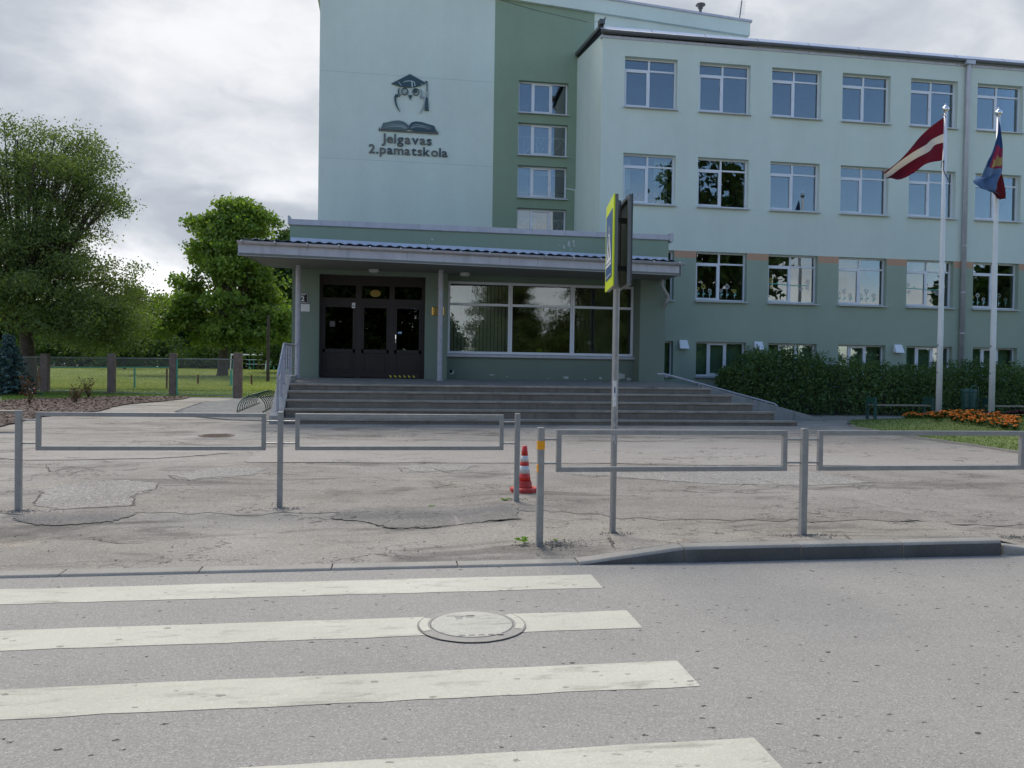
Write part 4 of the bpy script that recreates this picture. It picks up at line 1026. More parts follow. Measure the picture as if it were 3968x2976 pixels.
s = MB(); s.box(-2.50, -2.33, PY-.024, PY-.021, 3.742, 3.755); s.box(-2.49, -2.32, PY-.024, PY-.021, 3.505, 3.515); s.build('small_print', 'sign_white', NP)
nt = thing('paper_notice', 'white paper notice on the green wall under the black number plaque', 'notice', (-2.38,PY,3.35))
s = MB(); s.box(-2.50, -2.22, PY-.008, PY-.003, 3.245, 3.462); s.build('sheet', 'paper', nt)
s = MB()
for z, l in ((3.42,.14),(3.395,.09),(3.36,.18),(3.335,.2),(3.31,.13),(3.275,.09)): s.box(-2.45, -2.45+l, PY-.0095, PY-.008, z, z+.008)
s.build('print_line', 'slat_blind', nt)
bq = thing('brass_plaque', 'polished brass plaque on the pier between the doors and the big window', 'plaque', (1.55,PY,3.35))
s = MB(); s.box(1.37, 1.74, PY-.03, PY-.003, 3.22, 3.48); s.build('plate', 'brass', bq, bevel=.012)
s = MB(); s.box(1.58, 1.71, PY-.033, PY-.030, 3.40, 3.41); s.box(1.58, 1.70, PY-.033, PY-.030, 3.36, 3.37); s.box(1.58, 1.71, PY-.033, PY-.030, 3.29, 3.30); s.build('engraved_line', 'terracotta', bq)

# --- emblem and lettering on the tall wall
LY = TY-.06
LOGO = {
 'cap':[(.101,12.178),(.782,12.574),(1.376,12.288),(1.197,12.179),(.979,12.114),(.83,12.081),(.669,12.079),(.486,12.085),(.302,12.123)],
 'cr1':[(.429,12.053),(.361,12.007),(.333,11.902),(.363,11.812),(.467,11.757),(.397,11.826),(.378,11.905),(.391,11.986)],
 'cr2':[(1.152,12.047),(1.222,12.02),(1.265,11.93),(1.236,11.825),(1.152,11.757),(1.206,11.839),(1.223,11.928),(1.199,12.0)],
 'beak':[(.719,11.79),(.879,11.801),(.801,11.628)],
 'wing1':[(.417,11.724),(.329,11.799),(.249,11.789),(.212,11.699),(.218,11.562),(.265,11.404),(.336,11.271),(.433,11.162),(.351,11.318),(.296,11.498),(.279,11.635),(.312,11.713),(.357,11.732)],
 'wing2':[(1.157,11.704),(1.225,11.789),(1.306,11.804),(1.369,11.741),(1.355,11.567),(1.3,11.368),(1.159,11.146),(1.26,11.353),(1.304,11.541),(1.303,11.679),(1.26,11.741)],
 'string':[(1.352,12.356),(1.435,12.352),(1.435,11.96),(1.403,11.958),(1.403,12.323),(1.352,12.328)],
 'knot':[(1.419,11.964),(1.469,11.886),(1.438,11.757),(1.399,11.755),(1.367,11.88)],'tassel':[(1.376,11.735),(1.461,11.74),(1.495,11.265),(1.338,11.266)],
 'pages1':[(-.271,10.476),(-.182,10.711),(-.046,10.733),(.181,10.804),(.364,10.834),(.524,10.814),(.663,10.754),(.751,10.665),(.762,10.539),(.666,10.487),(.368,10.469)],
 'pages2':[(.766,10.539),(.769,10.666),(.851,10.777),(1.007,10.832),(1.237,10.824),(1.492,10.758),(1.697,10.711),(1.809,10.486),(1.288,10.483),(.896,10.487)],
 'base':[(-.344,10.518),(-.305,10.52),(-.298,10.461),(.598,10.455),(1.821,10.475),(1.825,10.519),(1.857,10.521),(1.859,10.41),(-.343,10.415)]}
CAP_LINES = [[(.335,12.276),(.405,12.182),(.49,12.085),(.462,12.147),(.381,12.238)],[(1.246,12.28),(1.224,12.216),(1.188,12.169),(1.201,12.214)],
 [(.518,12.236),(.586,12.287),(.712,12.325),(.85,12.328),(.965,12.29),(.986,12.13),(.958,12.128),(.942,12.272),(.839,12.302),(.712,12.3),(.598,12.265)],
 [(.832,12.297),(.869,12.295),(.899,12.085),(.853,12.082)]]
LINES = [[(-.225,10.514),(.138,10.604),(.504,10.615),(.688,10.546),(.665,10.533),(.481,10.591),(.138,10.581)],[(-.215,10.583),(.137,10.662),(.526,10.667),(.711,10.57),(.688,10.566),(.504,10.643),(.138,10.643)],
 [(.826,10.577),(1.009,10.657),(1.286,10.651),(1.657,10.558),(1.286,10.621),(1.021,10.633),(.849,10.555)],[(.814,10.611),(1.008,10.726),(1.285,10.709),(1.68,10.617),(1.285,10.686),(1.02,10.702)]]
EM = thing('wall_emblem', 'dark metal owl in a graduation cap above an open book on the mint wall', 'emblem', (.8,TY,10.4))
NM = {'cap':('cap','logo_dark'),'cr1':('feather','logo_dark'),'cr2':('feather','logo_grey'),'beak':('beak','logo_dark'),'wing1':('wing','logo_dark'),'wing2':('wing','logo_grey'),'string':('tassel_string','logo_dark'),
      'knot':('tassel_knot','logo_grey'),'tassel':('tassel','logo_dark'),'pages1':('page_block','logo_green'),'pages2':('page_block','logo_dark'),'base':('book_cover','letter_a')}
for k, (nm, m_) in NM.items(): MB().prism_xz(LOGO[k], LY, TY-.012).build(nm, m_, EM)
for p in CAP_LINES: MB().prism_xz(p, LY-.006, LY+.004).build('cap_line', 'logo_light', EM)  # wall-coloured lines across the owl's cap
for p in LINES: MB().prism_xz(p, LY-.006, LY+.004).build('page_line', 'logo_grey', EM)
for cx, cz, pxx, pz, mt in ((.598,11.92,.62,11.935,'logo_grey'),(1.004,11.931,.992,11.958,'logo_dark')):
    s = MB(); n = 28; vs = []
    for i in range(n):
        a = 2*math.pi*i/n
        for r, yy in ((.107,LY),(.134,LY),(.134,TY-.012),(.107,TY-.012)): vs.append((cx+r*math.cos(a), yy, cz+r*math.sin(a)))
    s.add(vs, [(4*i+q, 4*i+(q+1)%4, 4*((i+1)%n)+(q+1)%4, 4*((i+1)%n)+q) for i in range(n) for q in range(4)]); s.build('eye_ring', 'logo_dark', EM)
    MB().lathe([(.066,0),(.066,.04)], (pxx,LY,pz), 20, axis='y').build('pupil', mt, EM)
LT = thing('school_name_lettering', 'raised metal letters reading Jelgavas 2.pamatskola under the owl emblem', 'lettering', (.75,TY,9.5))
def letters(body, x0, x1, z, capz, cols):
    size = (capz-z)/.72; made = []; pen = 0
    for i, c in enumerate(body):
        o = text(c, size, cols[i % len(cols)], LT, (0, TY-.03, z), ext=.014, off=size*.017, name='letter')
        xs = [v.co.x for v in o.data.vertices]; a, b = min(xs), max(xs)
        made.append((o, pen-a)); pen += b-a+size*(.075 if c != '.' else .10)
    k = (x1-x0)/(pen-size*.075)
    for o, p in made: o.location.x = x0+p*k; o.scale = (k, 1, 1)
letters('Jelgavas', -.231, 1.618, 9.99, 10.338, ('letter_a','letter_a','letter_a','letter_b','letter_a','letter_b','letter_a','letter_b'))
letters('2.pamatskola', -.702, 2.221, 9.58, 9.912, ('letter_a','letter_b','letter_a','letter_b','letter_a','letter_a','letter_b','letter_a','letter_b','letter_a','letter_b','letter_b'))

# --- flower stickers on the ground-floor panes
def daisy(mb, x, z, r, mi):
    for k in range(8):
        a = 2*math.pi*k/8; cx, cz_, pr = x+r*.64*math.cos(a), z+r*.64*math.sin(a), r*.30; n = 8
        for i in range(n):
            t0, t1 = 2*math.pi*i/n, 2*math.pi*(i+1)/n
            mb.add([(cx+q*math.cos(t), 0, cz_+q*math.sin(t)) for q, t in ((pr*.62,t0),(pr,t0),(pr,t1),(pr*.62,t1))], [(0,1,2,3)], mi)
def stem(mb, x, z0_, z1_, mi): mb.add([(x-.006,0,z0_),(x+.006,0,z0_),(x+.006,0,z1_),(x-.006,0,z1_)], [(0,1,2,3)], mi)
def leaf(mb, x, z, dx_, dz_, mi): mb.add([(x,0,z),(x+dx_*.6+.02,0,z+dz_*.3),(x+dx_,0,z+dz_),(x+dx_*.3,0,z+dz_*.7)], [(0,1,2,3)], mi)
ST = ('st_white', 'st_yellow', 'st_teal')
for k in range(1, 6):
    w = wins[(2, k)]
    def stick(mb): mb.build('flower_sticker', ST, w, loc=(0, .018, 0))
    if k in (1, 3, 5):
        for x, h, r, c in ((.15,.42,.075,1),(.36,.50,.09,1 if k == 1 else 0),(.60,.36,.08,0),(1.02,.38,.065,0),(1.24,.52,.095,0),(1.52,.37,.08,1 if k == 1 else 0)):
            if k == 3: c = 0
            mb = MB(); stem(mb, x, .12, h-r*.4, 0); daisy(mb, x, h, r, c); leaf(mb, x, .20, .07, .09, 2); leaf(mb, x, .18, -.06, .06, 2); stick(mb)
    else:
        mb = MB()
        for i in range(14):
            a, b = .04+.115*i, .04+.115*(i+1); za, zb = .66+.02*math.sin(a*4), .66+.02*math.sin(b*4)
            mb.add([(a,-.03,za-.012),(b,-.03,zb-.012),(b,-.03,zb+.012),(a,-.03,za+.012)], [(0,1,2,3)], 2)
        mb.build('garland_sticker', ST, w, loc=(0, .018, 0))
        for x, z, r, c in ((.18,.80,.095,1 if k == 2 else 0),(.08,.60,.075,0),(.24,.55,.07,1 if k == 2 else 0),(1.62,.78,.095,0),(1.36,.52,.08,0),(1.60,.56,.08,0)): mb = MB(); daisy(mb, x, z, r, c); stick(mb)
        mb = MB(); leaf(mb, .42, .68, .06, .09, 2); stick(mb); mb = MB(); leaf(mb, 1.3, .66, -.06, -.08, 2); stick(mb)

# ------------------------------------------------------------------ guard rails
def guard_rail(label, posts, panels, y, ztop, tape=None):
    g0 = thing('guard_rail', label, 'guard rail', (posts[0], y, gz(posts[0], y)))
    for k, x in enumerate(posts):
        s = MB(); s.box(x-.029, x+.029, y-.029, y+.029, gz(x, y)-.05, ztop+.018); po = s.build('post', 'galvanised', g0, bevel=.005)
        if tape and k == 0:
            for z0_, z1_, xa, xb in ((.91,.985,-.031,.031),):
                s = MB(); s.box(x+xa, x+xb, y-.031, y+.031, z0_, z1_); s.build('orange_tape', 'orange_tape', po)
            s = MB(); s.box(x-.0315, x-.022, y-.0315, y+.02, .71, .78); s.build('orange_tape', 'orange_tape', po)
    for x0_, x1_ in panels:
        z0_, z1_, t = ztop-.405 if y > 8 else ztop-.373, ztop, .045 if y > 8 else .043
        s = MB()
        s.add([(x0_,0,z1_),(x1_,0,z1_),(x1_-t,0,z1_-t),(x0_+t,0,z1_-t),(x0_,t,z1_),(x1_,t,z1_),(x1_-t,t,z1_-t),(x0_+t,t,z1_-t)], [(0,1,2,3),(4,5,6,7),(0,1,5,4),(3,2,6,7),(0,3,7,4),(1,2,6,5)]); s.v = [(a, b+y-t/2, c) for a, b, c in s.v]; s.build('panel_bar', 'galvanised', g0, bevel=.003)
        s = MB(); s.add([(x0_,0,z0_),(x1_,0,z0_),(x1_-t,0,z0_+t),(x0_+t,0,z0_+t),(x0_,t,z0_),(x1_,t,z0_),(x1_-t,t,z0_+t),(x0_+t,t,z0_+t)], [(0,1,2,3),(4,5,6,7),(0,1,5,4),(3,2,6,7),(0,3,7,4),(1,2,6,5)]); s.v = [(a, b+y-t/2, c) for a, b, c in s.v]; s.build('panel_bar', 'galvanised', g0, bevel=.003)
        for xx, sg in ((x0_, 1), (x1_, -1)):
            s = MB(); s.add([(xx,0,z0_+.001),(xx,0,z1_-.001),(xx+sg*t,0,z1_-t-.001),(xx+sg*t,0,z0_+t+.001),(xx,t,z0_+.001),(xx,t,z1_-.001),(xx+sg*t,t,z1_-t-.001),(xx+sg*t,t,z0_+t+.001)], [(0,1,2,3),(4,5,6,7),(0,1,5,4),(3,2,6,7),(0,3,7,4),(1,2,6,5)]); s.v = [(a, b+y-t/2, c) for a, b, c in s.v]; s.build('panel_bar', 'galvanised', g0, bevel=.003)
        for xx in (x0_, x1_):
            near = min(posts, key=lambda p: abs(p-xx))
            for z in (z1_-.085, z0_+.075):
                s = MB(); s.tube([(xx,y,z),(near,y,z)], .009, 8); s.build('connecting_rod', 'galvanised', g0)
    return g0
guard_rail('galvanised guard rail on the left, set back from the kerb, ending beside the red cone', [-3.79,-1.13,1.51], [(-3.62,-1.285),(-.97,1.35)], 9.2, 1.09)
guard_rail('galvanised guard rail close to the raised kerb, orange tape on its first post', [1.36,3.845,6.33], [(1.50,3.67),(3.98,6.13)], 7.0, 1.083, tape=True)

# ------------------------------------------------------------------ traffic cone
cz0 = gz(1.73, 9.95)
cone = thing('traffic_cone', 'red and white traffic cone standing between the two guard rails', 'traffic cone', (1.73,9.95,cz0))
s = MB(); oc = [(1.73+.185*math.cos(R(22.5+45*i)), 9.95+.185*math.sin(R(22.5+45*i))) for i in range(8)]; ot = [(1.73+.170*math.cos(R(22.5+45*i)), 9.95+.170*math.sin(R(22.5+45*i))) for i in range(8)]
s.add([(x,y,cz0) for x, y in oc]+[(x,y,cz0+.045) for x, y in oc]+[(x,y,cz0+.06) for x, y in ot], [tuple(reversed(range(8))), tuple(range(16,24))]+[(i,(i+1)%8,(i+1)%8+8,i+8) for i in range(8)]+[(i+8,(i+1)%8+8,(i+1)%8+16,i+16) for i in range(8)])
s.build('base', 'cone_red_matt', cone, bevel=.006)
s = MB(); s.lathe([(.105,.058),(.098,.075),(.090,.13),(.088,.140)], (1.73,9.95,cz0), 24); s.build('skirt', 'cone_red_matt', cone, smooth=True)
def band(a, b, m_):
    rad = lambda h: .080-(h-.14)*.1175
    s = MB(); s.lathe([(rad(a),a),(rad(b),b)], (1.73,9.95,cz0), 24); s.build('cone_band', m_, cone, smooth=True)
for a, b, m_ in ((.14,.235,'cone_red'),(.235,.33,'cone_white'),(.33,.38,'cone_red'),(.38,.455,'cone_white'),(.455,.575,'cone_red')): band(a, b, m_)
# weeds in the cracks
def weed(x, y, s_, label, seed):
    rng = random.Random(seed); t = thing('weed', label, 'weed', (x, y, gz(x, y)))
    for k in range(9):
        a = rng.uniform(0, 6.28); l = s_*rng.uniform(.6, 1.2); w = l*.2; mb = MB()
        c, q = math.cos(a), math.sin(a); z = gz(x, y)
        mb.add([(x,y,z),(x+c*l*.5-q*w,y+q*l*.5+c*w,z+l*.35),(x+c*l,y+q*l,z+l*.3),(x+c*l*.5+q*w,y+q*l*.5-c*w,z+l*.38)], [(0,1,2),(0,2,3)]); mb.build('leaf', 'weed', t)
weed(1.23,7.08,.085,'green weed growing at the foot of the post with orange tape',1); weed(1.39,9.30,.07,'small yellow green weed beside the last post of the left rail',2)
weed(.53,9.13,.045,'tiny weed in the asphalt left of the cone',3); weed(1.52,7.1,.035,'tiny weed in the gravel right of the taped post',4)

# ------------------------------------------------------------------ crossing sign on its pole
sp_z = gz(2.14, 7.40)
SG = thing('crossing_sign', 'pedestrian crossing sign in a lime yellow frame on a galvanised pole', 'road sign', (2.14,7.40,sp_z))
s = MB(); s.lathe([(.030,-.05),(.030,3.12)], (2.14,7.40,sp_z), 20); s.build('pole', 'galvanised', SG, smooth=False)
def panel(p0, p1, z0_, z1_, th, cut=.05):
    """vertical board standing on the plan line p0-p1"""
    d_ = Vector((p1[0]-p0[0], p1[1]-p0[1], 0)); L_ = d_.length; d_.normalize(); n_ = Vector((-d_.y, d_.x, 0))
    return lambda u, v_, o_: tuple(Vector((p0[0], p0[1], 0))+d_*u*L_+n_*o_+Vector((0,0,z0_+(z1_-z0_)*v_)))
L_ = panel((2.147,7.79), (2.033,7.12), 2.384, 3.21, .02)
def board(f, u0, u1, v0, v1, o0, o1, name, mats, parent, bevel=0):
    s = MB(); s.add([f(u0,v0,o0), f(u1,v0,o0), f(u1,v1,o0), f(u0,v1,o0), f(u0,v0,o1), f(u1,v0,o1), f(u1,v1,o1), f(u0,v1,o1)], [(0,1,2,3),(7,6,5,4),(0,4,5,1),(1,5,6,2),(2,6,7,3),(3,7,4,0)])
    return s.build(name, mats, parent, bevel=bevel)
lf = board(L_, 0, 1, 0, 1, 0, -.012, 'sign_face', 'sign_yellow', SG)
board(L_, .12, .88, .11, .86, -.0125, -.016, 'blue_panel', 'sign_blue', lf)
# white triangle with the walking figure over the zebra bars
def flat(f, pts_, o0, name, m_, parent):
    s = MB(); s.add([f(u,v_,o0) for u, v_ in pts_], [tuple(range(len(pts_)))]); return s.build(name, m_, parent)
flat(L_, [(.18,.30),(.82,.30),(.5,.74)], -.0175, 'white_triangle', 'sign_white', lf)
flat(L_, [(.46,.60),(.54,.60),(.56,.50),(.66,.34),(.60,.34),(.50,.45),(.40,.34),(.34,.34),(.46,.50)], -.0185, 'walking_figure', 'ink', lf)
flat(L_, [(.47,.62),(.53,.62),(.53,.67),(.47,.67)], -.0185, 'figure_head', 'ink', lf)
flat(L_, [(.18,.255),(.82,.255),(.82,.285),(.18,.285)], -.0175, 'white_bar', 'sign_white', lf)
flat(L_, [(.18,.14),(.82,.14),(.82,.15),(.18,.15)], -.0175, 'white_bar', 'sign_white', lf)
for u in (0.01, .96): board(L_, u, u+.03, .002, .998, .0, .03, 'sign_rim', 'sign_edge', SG)
board(L_, .03, .97, .965, .998, .0, .03, 'sign_rim', 'sign_edge', SG); board(L_, .03, .97, .002, .035, .0, .03, 'sign_rim', 'sign_edge', SG)
R_ = panel((2.26,7.74), (2.188,7.12), 2.395, 3.215, .02)
board(R_, 0, 1, 0, 1, .0, .012, 'rear_sign_plate', 'sign_back', SG)
for u in (0.01, .93): board(R_, u, u+.06, .002, .998, -.03, 0, 'sign_rim', 'sign_edge', SG)
board(R_, .07, .93, .96, .998, -.03, 0, 'sign_rim', 'sign_back', SG); board(R_, .07, .93, .002, .04, -.03, 0, 'sign_rim', 'sign_back', SG)
for z in (2.57, 3.02):
    s = MB(); s.box(2.085, 2.225, 7.36, 7.44, z-.02, z+.02); s.build('clamp', 'sign_back', SG)
s = MB(); n = 8; vs = []
for i in range(n+1):
    a = R(215+70*i/n); vs += [(2.14+.0315*math.cos(a), 7.40+.0315*math.sin(a), 1.27+(.012 if i % 3 == 1 else 0)), (2.14+.0315*math.cos(a), 7.40+.0315*math.sin(a), 1.52-(.01 if i % 3 == 2 else 0))]
s.add(vs, [(2*i,2*i+2,2*i+3,2*i+1) for i in range(n)]); stk = tag(s.build('torn_sticker', 'paper', None), 'torn white paper sticker wrapped round the sign pole', 'sticker')
def onpole(a, z, r=.0325): return (2.14+r*math.cos(R(a)), 7.40+r*math.sin(R(a)), 1.6+(z-1.6)*1.032)
s = MB(); s.add([onpole(238,1.41), onpole(262,1.405), onpole(262,1.455), onpole(245,1.47)], [(0,1,2,3)]); s.build('printed_mark', 'ink_blue', stk)
s = MB()
for z in (1.375, 1.365, 1.335, 1.327): s.add([onpole(222,z), onpole(275,z), onpole(275,z+.004), onpole(222,z+.004)], [(0,1,2,3)])
s.build('print_line', 'ink', stk)
gf = MB()
def stroke(pts_): gf.tube([onpole(a, z, .0318) for a, z in pts_], .0022, 4)
stroke([(248,1.10),(252,1.14),(262,1.105),(268,1.13)]); stroke([(268,1.075),(254,1.082),(250,1.055),(262,1.042),(267,1.055),(260,1.06)])
stroke([(232,.965),(258,1.02),(278,.94)]); stroke([(246,.995),(258,.975),(268,.99),(262,1.01)])
tag(gf.build('pole_graffiti', 'chalk', None), 'white scrawled letters N G A low on the sign pole', 'graffiti')

# ------------------------------------------------------------------ flagpoles and flags
def flagpole(x, y, label):
    z = mz(x, y); t = thing('flagpole', label, 'flagpole', (x, y, z), 'flagpoles in the flower bed')
    s = MB(); s.lathe([(.085,0),(.080,2.5),(.062,6),(.048,9.25-z)], (x,y,z), 18); s.build('shaft', 'white_paint', t, smooth=True)
    s = MB(); s.lathe([(.04,9.24-z),(.05,9.27-z),(.05,9.30-z),(.085,9.33-z),(.10,9.37-z),(.085,9.42-z),(.04,9.46-z),(.02,9.48-z),(.02,9.51-z),(.005,9.53-z)], (x,y,z), 16); s.build('finial', 'chrome', t, smooth=True)
    s = MB(); s.box(x-.16, x+.16, y-.13, y+.13, z-.05, z+.03); s.box(x-.21, x-.12, y-.04, y+.04, z+.03, z+.07); s.box(x+.12, x+.21, y-.04, y+.04, z+.03, z+.07); s.build('foot', 'galvanised', t)
    for zz in (z+1.4, z+2.2):
        s = MB(); s.box(x-.10, x-.07, y-.03, y-.01, zz, zz+.05); s.build('cleat', 'sign_edge', t)
flagpole(16.0, 21.5, 'white flagpole carrying the maroon and white flag'); flagpole(17.72, 21.5, 'white flagpole carrying the limp blue and red flag')
LVT = [(15.97,9.15),(15.6,8.87),(15.13,8.45),(14.71,8.03),(14.4,7.69),(14.21,7.52),(14.02,7.44)]
LV0 = [(15.95,8.66),(15.64,8.5),(15.37,8.3),(14.98,8.07),(14.67,7.82),(14.33,7.53),(14.04,7.37)]
LV1 = [(15.96,8.41),(15.69,8.32),(15.42,8.09),(15.07,7.89),(14.76,7.66),(14.45,7.43),(14.12,7.26)]
LVB = [(15.92,7.88),(15.58,7.81),(15.27,7.69),(15.04,7.48),(14.73,7.31),(14.41,7.23),(14.14,7.24)]
def samp(c, t):
    f = t*(len(c)-1); i = min(int(f), len(c)-2); k = f-i
    p = [c[max(i-1,0)], c[i], c[i+1], c[min(i+2,len(c)-1)]]
    return tuple(.5*((2*p[1][q])+(-p[0][q]+p[2][q])*k+(2*p[0][q]-5*p[1][q]+4*p[2][q]-p[3][q])*k*k+(-p[0][q]+3*p[1][q]-3*p[2][q]+p[3][q])*k**3) for q in (0, 1))
fm = MB(); NU, NV = 36, 20
for i in range(NU+1):
    u = i/NU; c4 = [samp(c, u) for c in (LVT, LV0, LV1, LVB)]
    for j in range(NV+1):
        v_ = j/NV
        if v_ <= .4: a, b, k = c4[0], c4[1], v_/.4
        elif v_ <= .6: a, b, k = c4[1], c4[2], (v_-.4)/.2
        else: a, b, k = c4[2], c4[3], (v_-.6)/.4
        yy = 21.5+.13*math.sin(u*9+v_*2.2)*min(1, u*3)+.09*math.sin(v_*7-u*3)*u
        fm.v.append((a[0]+(b[0]-a[0])*k, yy, a[1]+(b[1]-a[1])*k))
for i in range(NU):
    for j in range(NV):
        b = i*(NV+1)+j; fm.f.append((b, b+NV+1, b+NV+2, b+1)); fm.m.append(1 if .4 <= (j+.5)/NV <= .6 else 0)
fo = thing('flag', 'maroon flag with a white band streaming to the left', 'flag', (15.95,21.45,8.5))
fm.build('cloth', ('maroon', 'flag_white'), fo, smooth=True)
s = MB(); s.tube([(15.97,21.45,9.12),(15.85,21.4,9.2),(15.78,21.4,9.12)], .012, 5); s.tube([(15.94,21.45,7.9),(15.93,21.45,7.6),(16.1,21.4,7.25),(16.12,21.4,6.9)], .012, 5); s.tube([(15.92,21.45,7.85),(15.84,21.4,7.8),(15.82,21.4,7.65)], .010, 5); s.build('tie_cord', 'cable', fo)
CITY_L = [(17.60,9.18),(17.54,8.9),(17.47,8.65),(17.38,8.36),(17.31,8.1),(17.25,7.9),(17.19,7.62),(17.16,7.45),(16.90,7.34),(16.86,7.2),(17.05,7.02),(17.30,6.98),(17.5,6.80)]
CITY_R = [(17.62,9.17),(17.68,8.9),(17.70,8.67),(17.73,8.31),(17.72,8.1),(17.72,7.95),(17.74,7.75),(17.76,7.58),(17.75,7.45),(17.74,7.29),(17.74,7.1),(17.74,6.95),(17.74,6.79)]
MO = [(17.38,7.73),(17.43,7.86),(17.41,7.96),(17.47,7.91),(17.52,7.93),(17.50,8.04),(17.56,7.95),(17.59,8.16),(17.63,7.98),(17.70,8.05),(17.70,7.83),(17.64,7.76),(17.54,7.77),(17.48,7.71)]
cm = MB(); NU, NV = 130, 36
RED = [(17.49,8.35),(17.76,8.29),(17.75,7.69),(17.33,7.71)]; RED2 = [(17.75,7.70),(17.8,7.58),(17.8,6.75),(17.5,6.78),(17.38,6.98),(17.61,7.32)]
for i in range(NU+1):
    u = i/NU; a, b = samp(CITY_L, u), samp(CITY_R, u)
    for j in range(NV+1):
        k = j/NV; yy = 21.42-.05-.22*u*abs(math.sin(k*6.5+u*5))-.12*math.sin(u*8)*(1-k)
        cm.v.append((a[0]+(b[0]-a[0])*k, yy, a[1]+(b[1]-a[1])*k))
for i in range(NU):
    for j in range(NV):
        q = i*(NV+1)+j; c_ = [cm.v[t] for t in (q, q+NV+1, q+NV+2, q+1)]; x = sum(p[0] for p in c_)/4; z = sum(p[2] for p in c_)/4
        mi = 0
        if inpoly(x, z, MO): mi = 4
        elif inpoly(x, z, RED): mi = 2
        elif inpoly(x, z, RED2): mi = 3
        elif z < 7.75 or x < 17.33+.12*(z-8): mi = 1
        cm.f.append((q, q+NV+1, q+NV+2, q+1)); cm.m.append(mi)
co = thing('flag', 'blue and red flag with a golden animal emblem hanging limp on its pole', 'flag', (17.66,21.45,8.3))
cm.build('cloth', ('flag_blue', 'flag_lblue', 'flag_pink', 'flag_red', 'flag_gold'), co, smooth=True)

# ------------------------------------------------------------------ flower bed, benches, bin
prng = np.random.default_rng(31)
def plant_mesh(name, nb, flower, leafm, s_, seed):
    r = random.Random(seed); mb = MB()
    for k in range(14):
        a = r.uniform(0, 6.28); l = s_*r.uniform(.6, 1.1); w = l*.25; c, q = math.cos(a), math.sin(a); z = r.uniform(.02, .10)
        mb.add([(0,0,z*.5),(c*l*.5-q*w,q*l*.5+c*w,z+l*.4),(c*l,q*l,z+l*.35),(c*l*.5+q*w,q*l*.5-c*w,z+l*.45)], [(0,1,2,3)], 0)
    for k in range(nb):
        a = r.uniform(0, 6.28); d_ = s_*r.uniform(.1, .9); x, y, z, rr_ = d_*math.cos(a), d_*math.sin(a), s_*r.uniform(.8, 1.4), s_*r.uniform(.22, .36)
        for m_ in range(9):
            b = 2*math.pi*m_/9; b2 = b+.9
            mb.add([(x,y,z+rr_*.25),(x+rr_*math.cos(b),y+rr_*math.sin(b),z+r.uniform(-.3,.4)*rr_),(x+rr_*math.cos(b2),y+rr_*math.sin(b2),z-.3*rr_)], [(0,1,2)], 1)
    return mb.mesh(name, (leafm, flower))
mgs = [plant_mesh('marigold', 5, 'marigold', 'marigold_leaf', .12, i) for i in range(4)]
drs = [plant_mesh('red_leaf_plant', 7, 'dark_red', 'dark_red', .13, 20+i) for i in range(3)]
cnt = 0
while cnt < 130:
    t = prng.uniform(0, 1); k = prng.uniform(0, 1)
    lo = (13.55+.4*max(0, t-.6), 20.0-4.2*t); hi = (15.1+.7*math.sin(t*3)-.2*t, 21.6-4.2*t)
    k = .30+.62*k; x, y = lo[0]+(hi[0]-lo[0])*k, lo[1]+(hi[1]-lo[1])*k
    o = inst(mgs[cnt % 4], 'marigold', None, (x, y, mz(x, y)), (0, 0, prng.uniform(0, 6.28)), prng.uniform(.8, 1.25))
    tag(o, 'orange marigold in the flower strip below the flagpoles', 'flower', 'orange marigolds'); cnt += 1
for c in range(75):
    t = prng.uniform(0, 1); k = prng.uniform(0, 1); x, y = 15.5+1.9*t+.5*k, 21.5-2.2*t+.5*k
    tag(inst(drs[c % 3], 'red_leaf_plant', None, (x, y, mz(x, y)), (0, 0, prng.uniform(0, 6.28)), prng.uniform(.8, 1.3)), 'dark red leafed bedding plant behind the orange marigolds', 'flower', 'dark red bedding plants')
fl = []
for k in range(700):
    t = prng.uniform(0, 1); x, y = 15.2+2.3*t+prng.normal(0, .12), 20.9-3.0*t+prng.normal(0, .12); bloom(x, y, mz(x, y)+.08, prng.uniform(.012, .02))
o = stuff(tag(bpy.data.objects.new('white_bedding', fast_mesh('white_bedding', np.array(fl), 4, 'clover')), 'low white bedding flowers between marigolds and dark red plants', 'flowers')); COL.objects.link(o)

def bench(x, y, L__, label):
    z = gz(x, y); t = thing('bench', label, 'bench', (x, y, z), 'benches in front of the hedge')
    for k in range(4):
        s = MB(); s.box(x+.03, x+L__-.03, y+.02+k*.10, y+.10+k*.10, z+.435, z+.47); s.build('seat_board', 'bench_wood', t)
    for xx in (x, x+L__-.05):
        for yy in (y, y+.40):
            s = MB(); s.box(xx-.02, xx+.05, yy-.02, yy+.05, z-.02, z+.66); s.build('leg', 'bench_green', t)
        s = MB(); s.box(xx-.02, xx+.05, y-.02, y+.45, z+.66, z+.70); s.build('armrest', 'bench_green', t)
        s = MB(); s.box(xx-.008, xx+.03, y+.05, y+.40, z+.50, z+.66); s.build('side_panel', 'bench_green', t)
bench(14.95, 23.0, 2.0, 'green framed bench with plank seat left of the flagpoles'); bench(19.0, 23.0, 2.0, 'green framed bench with plank seat at the right edge behind the second flagpole')
bn = thing('litter_bin', 'dark green litter bin hung in a hooped steel frame between the benches', 'litter bin', (18.5,23.4,gz(18,23)))
z = gz(18,23)
s = MB(); s.lathe([(.17,.35),(.21,.40),(.225,.88),(.20,.90)], (18.47,23.4,z), 16); s.build('drum', 'bench_green', bn)
s = MB(); pp = [(18.36,23.2,z)]+[(18.50-.14*math.cos(math.pi*i/10), 23.2, z+.95+.14*math.sin(math.pi*i/10)) for i in range(11)]+[(18.64,23.2,z)]; s.tube(pp, .02, 8); s.build('hoop', 'bench_green', bn, smooth=True)
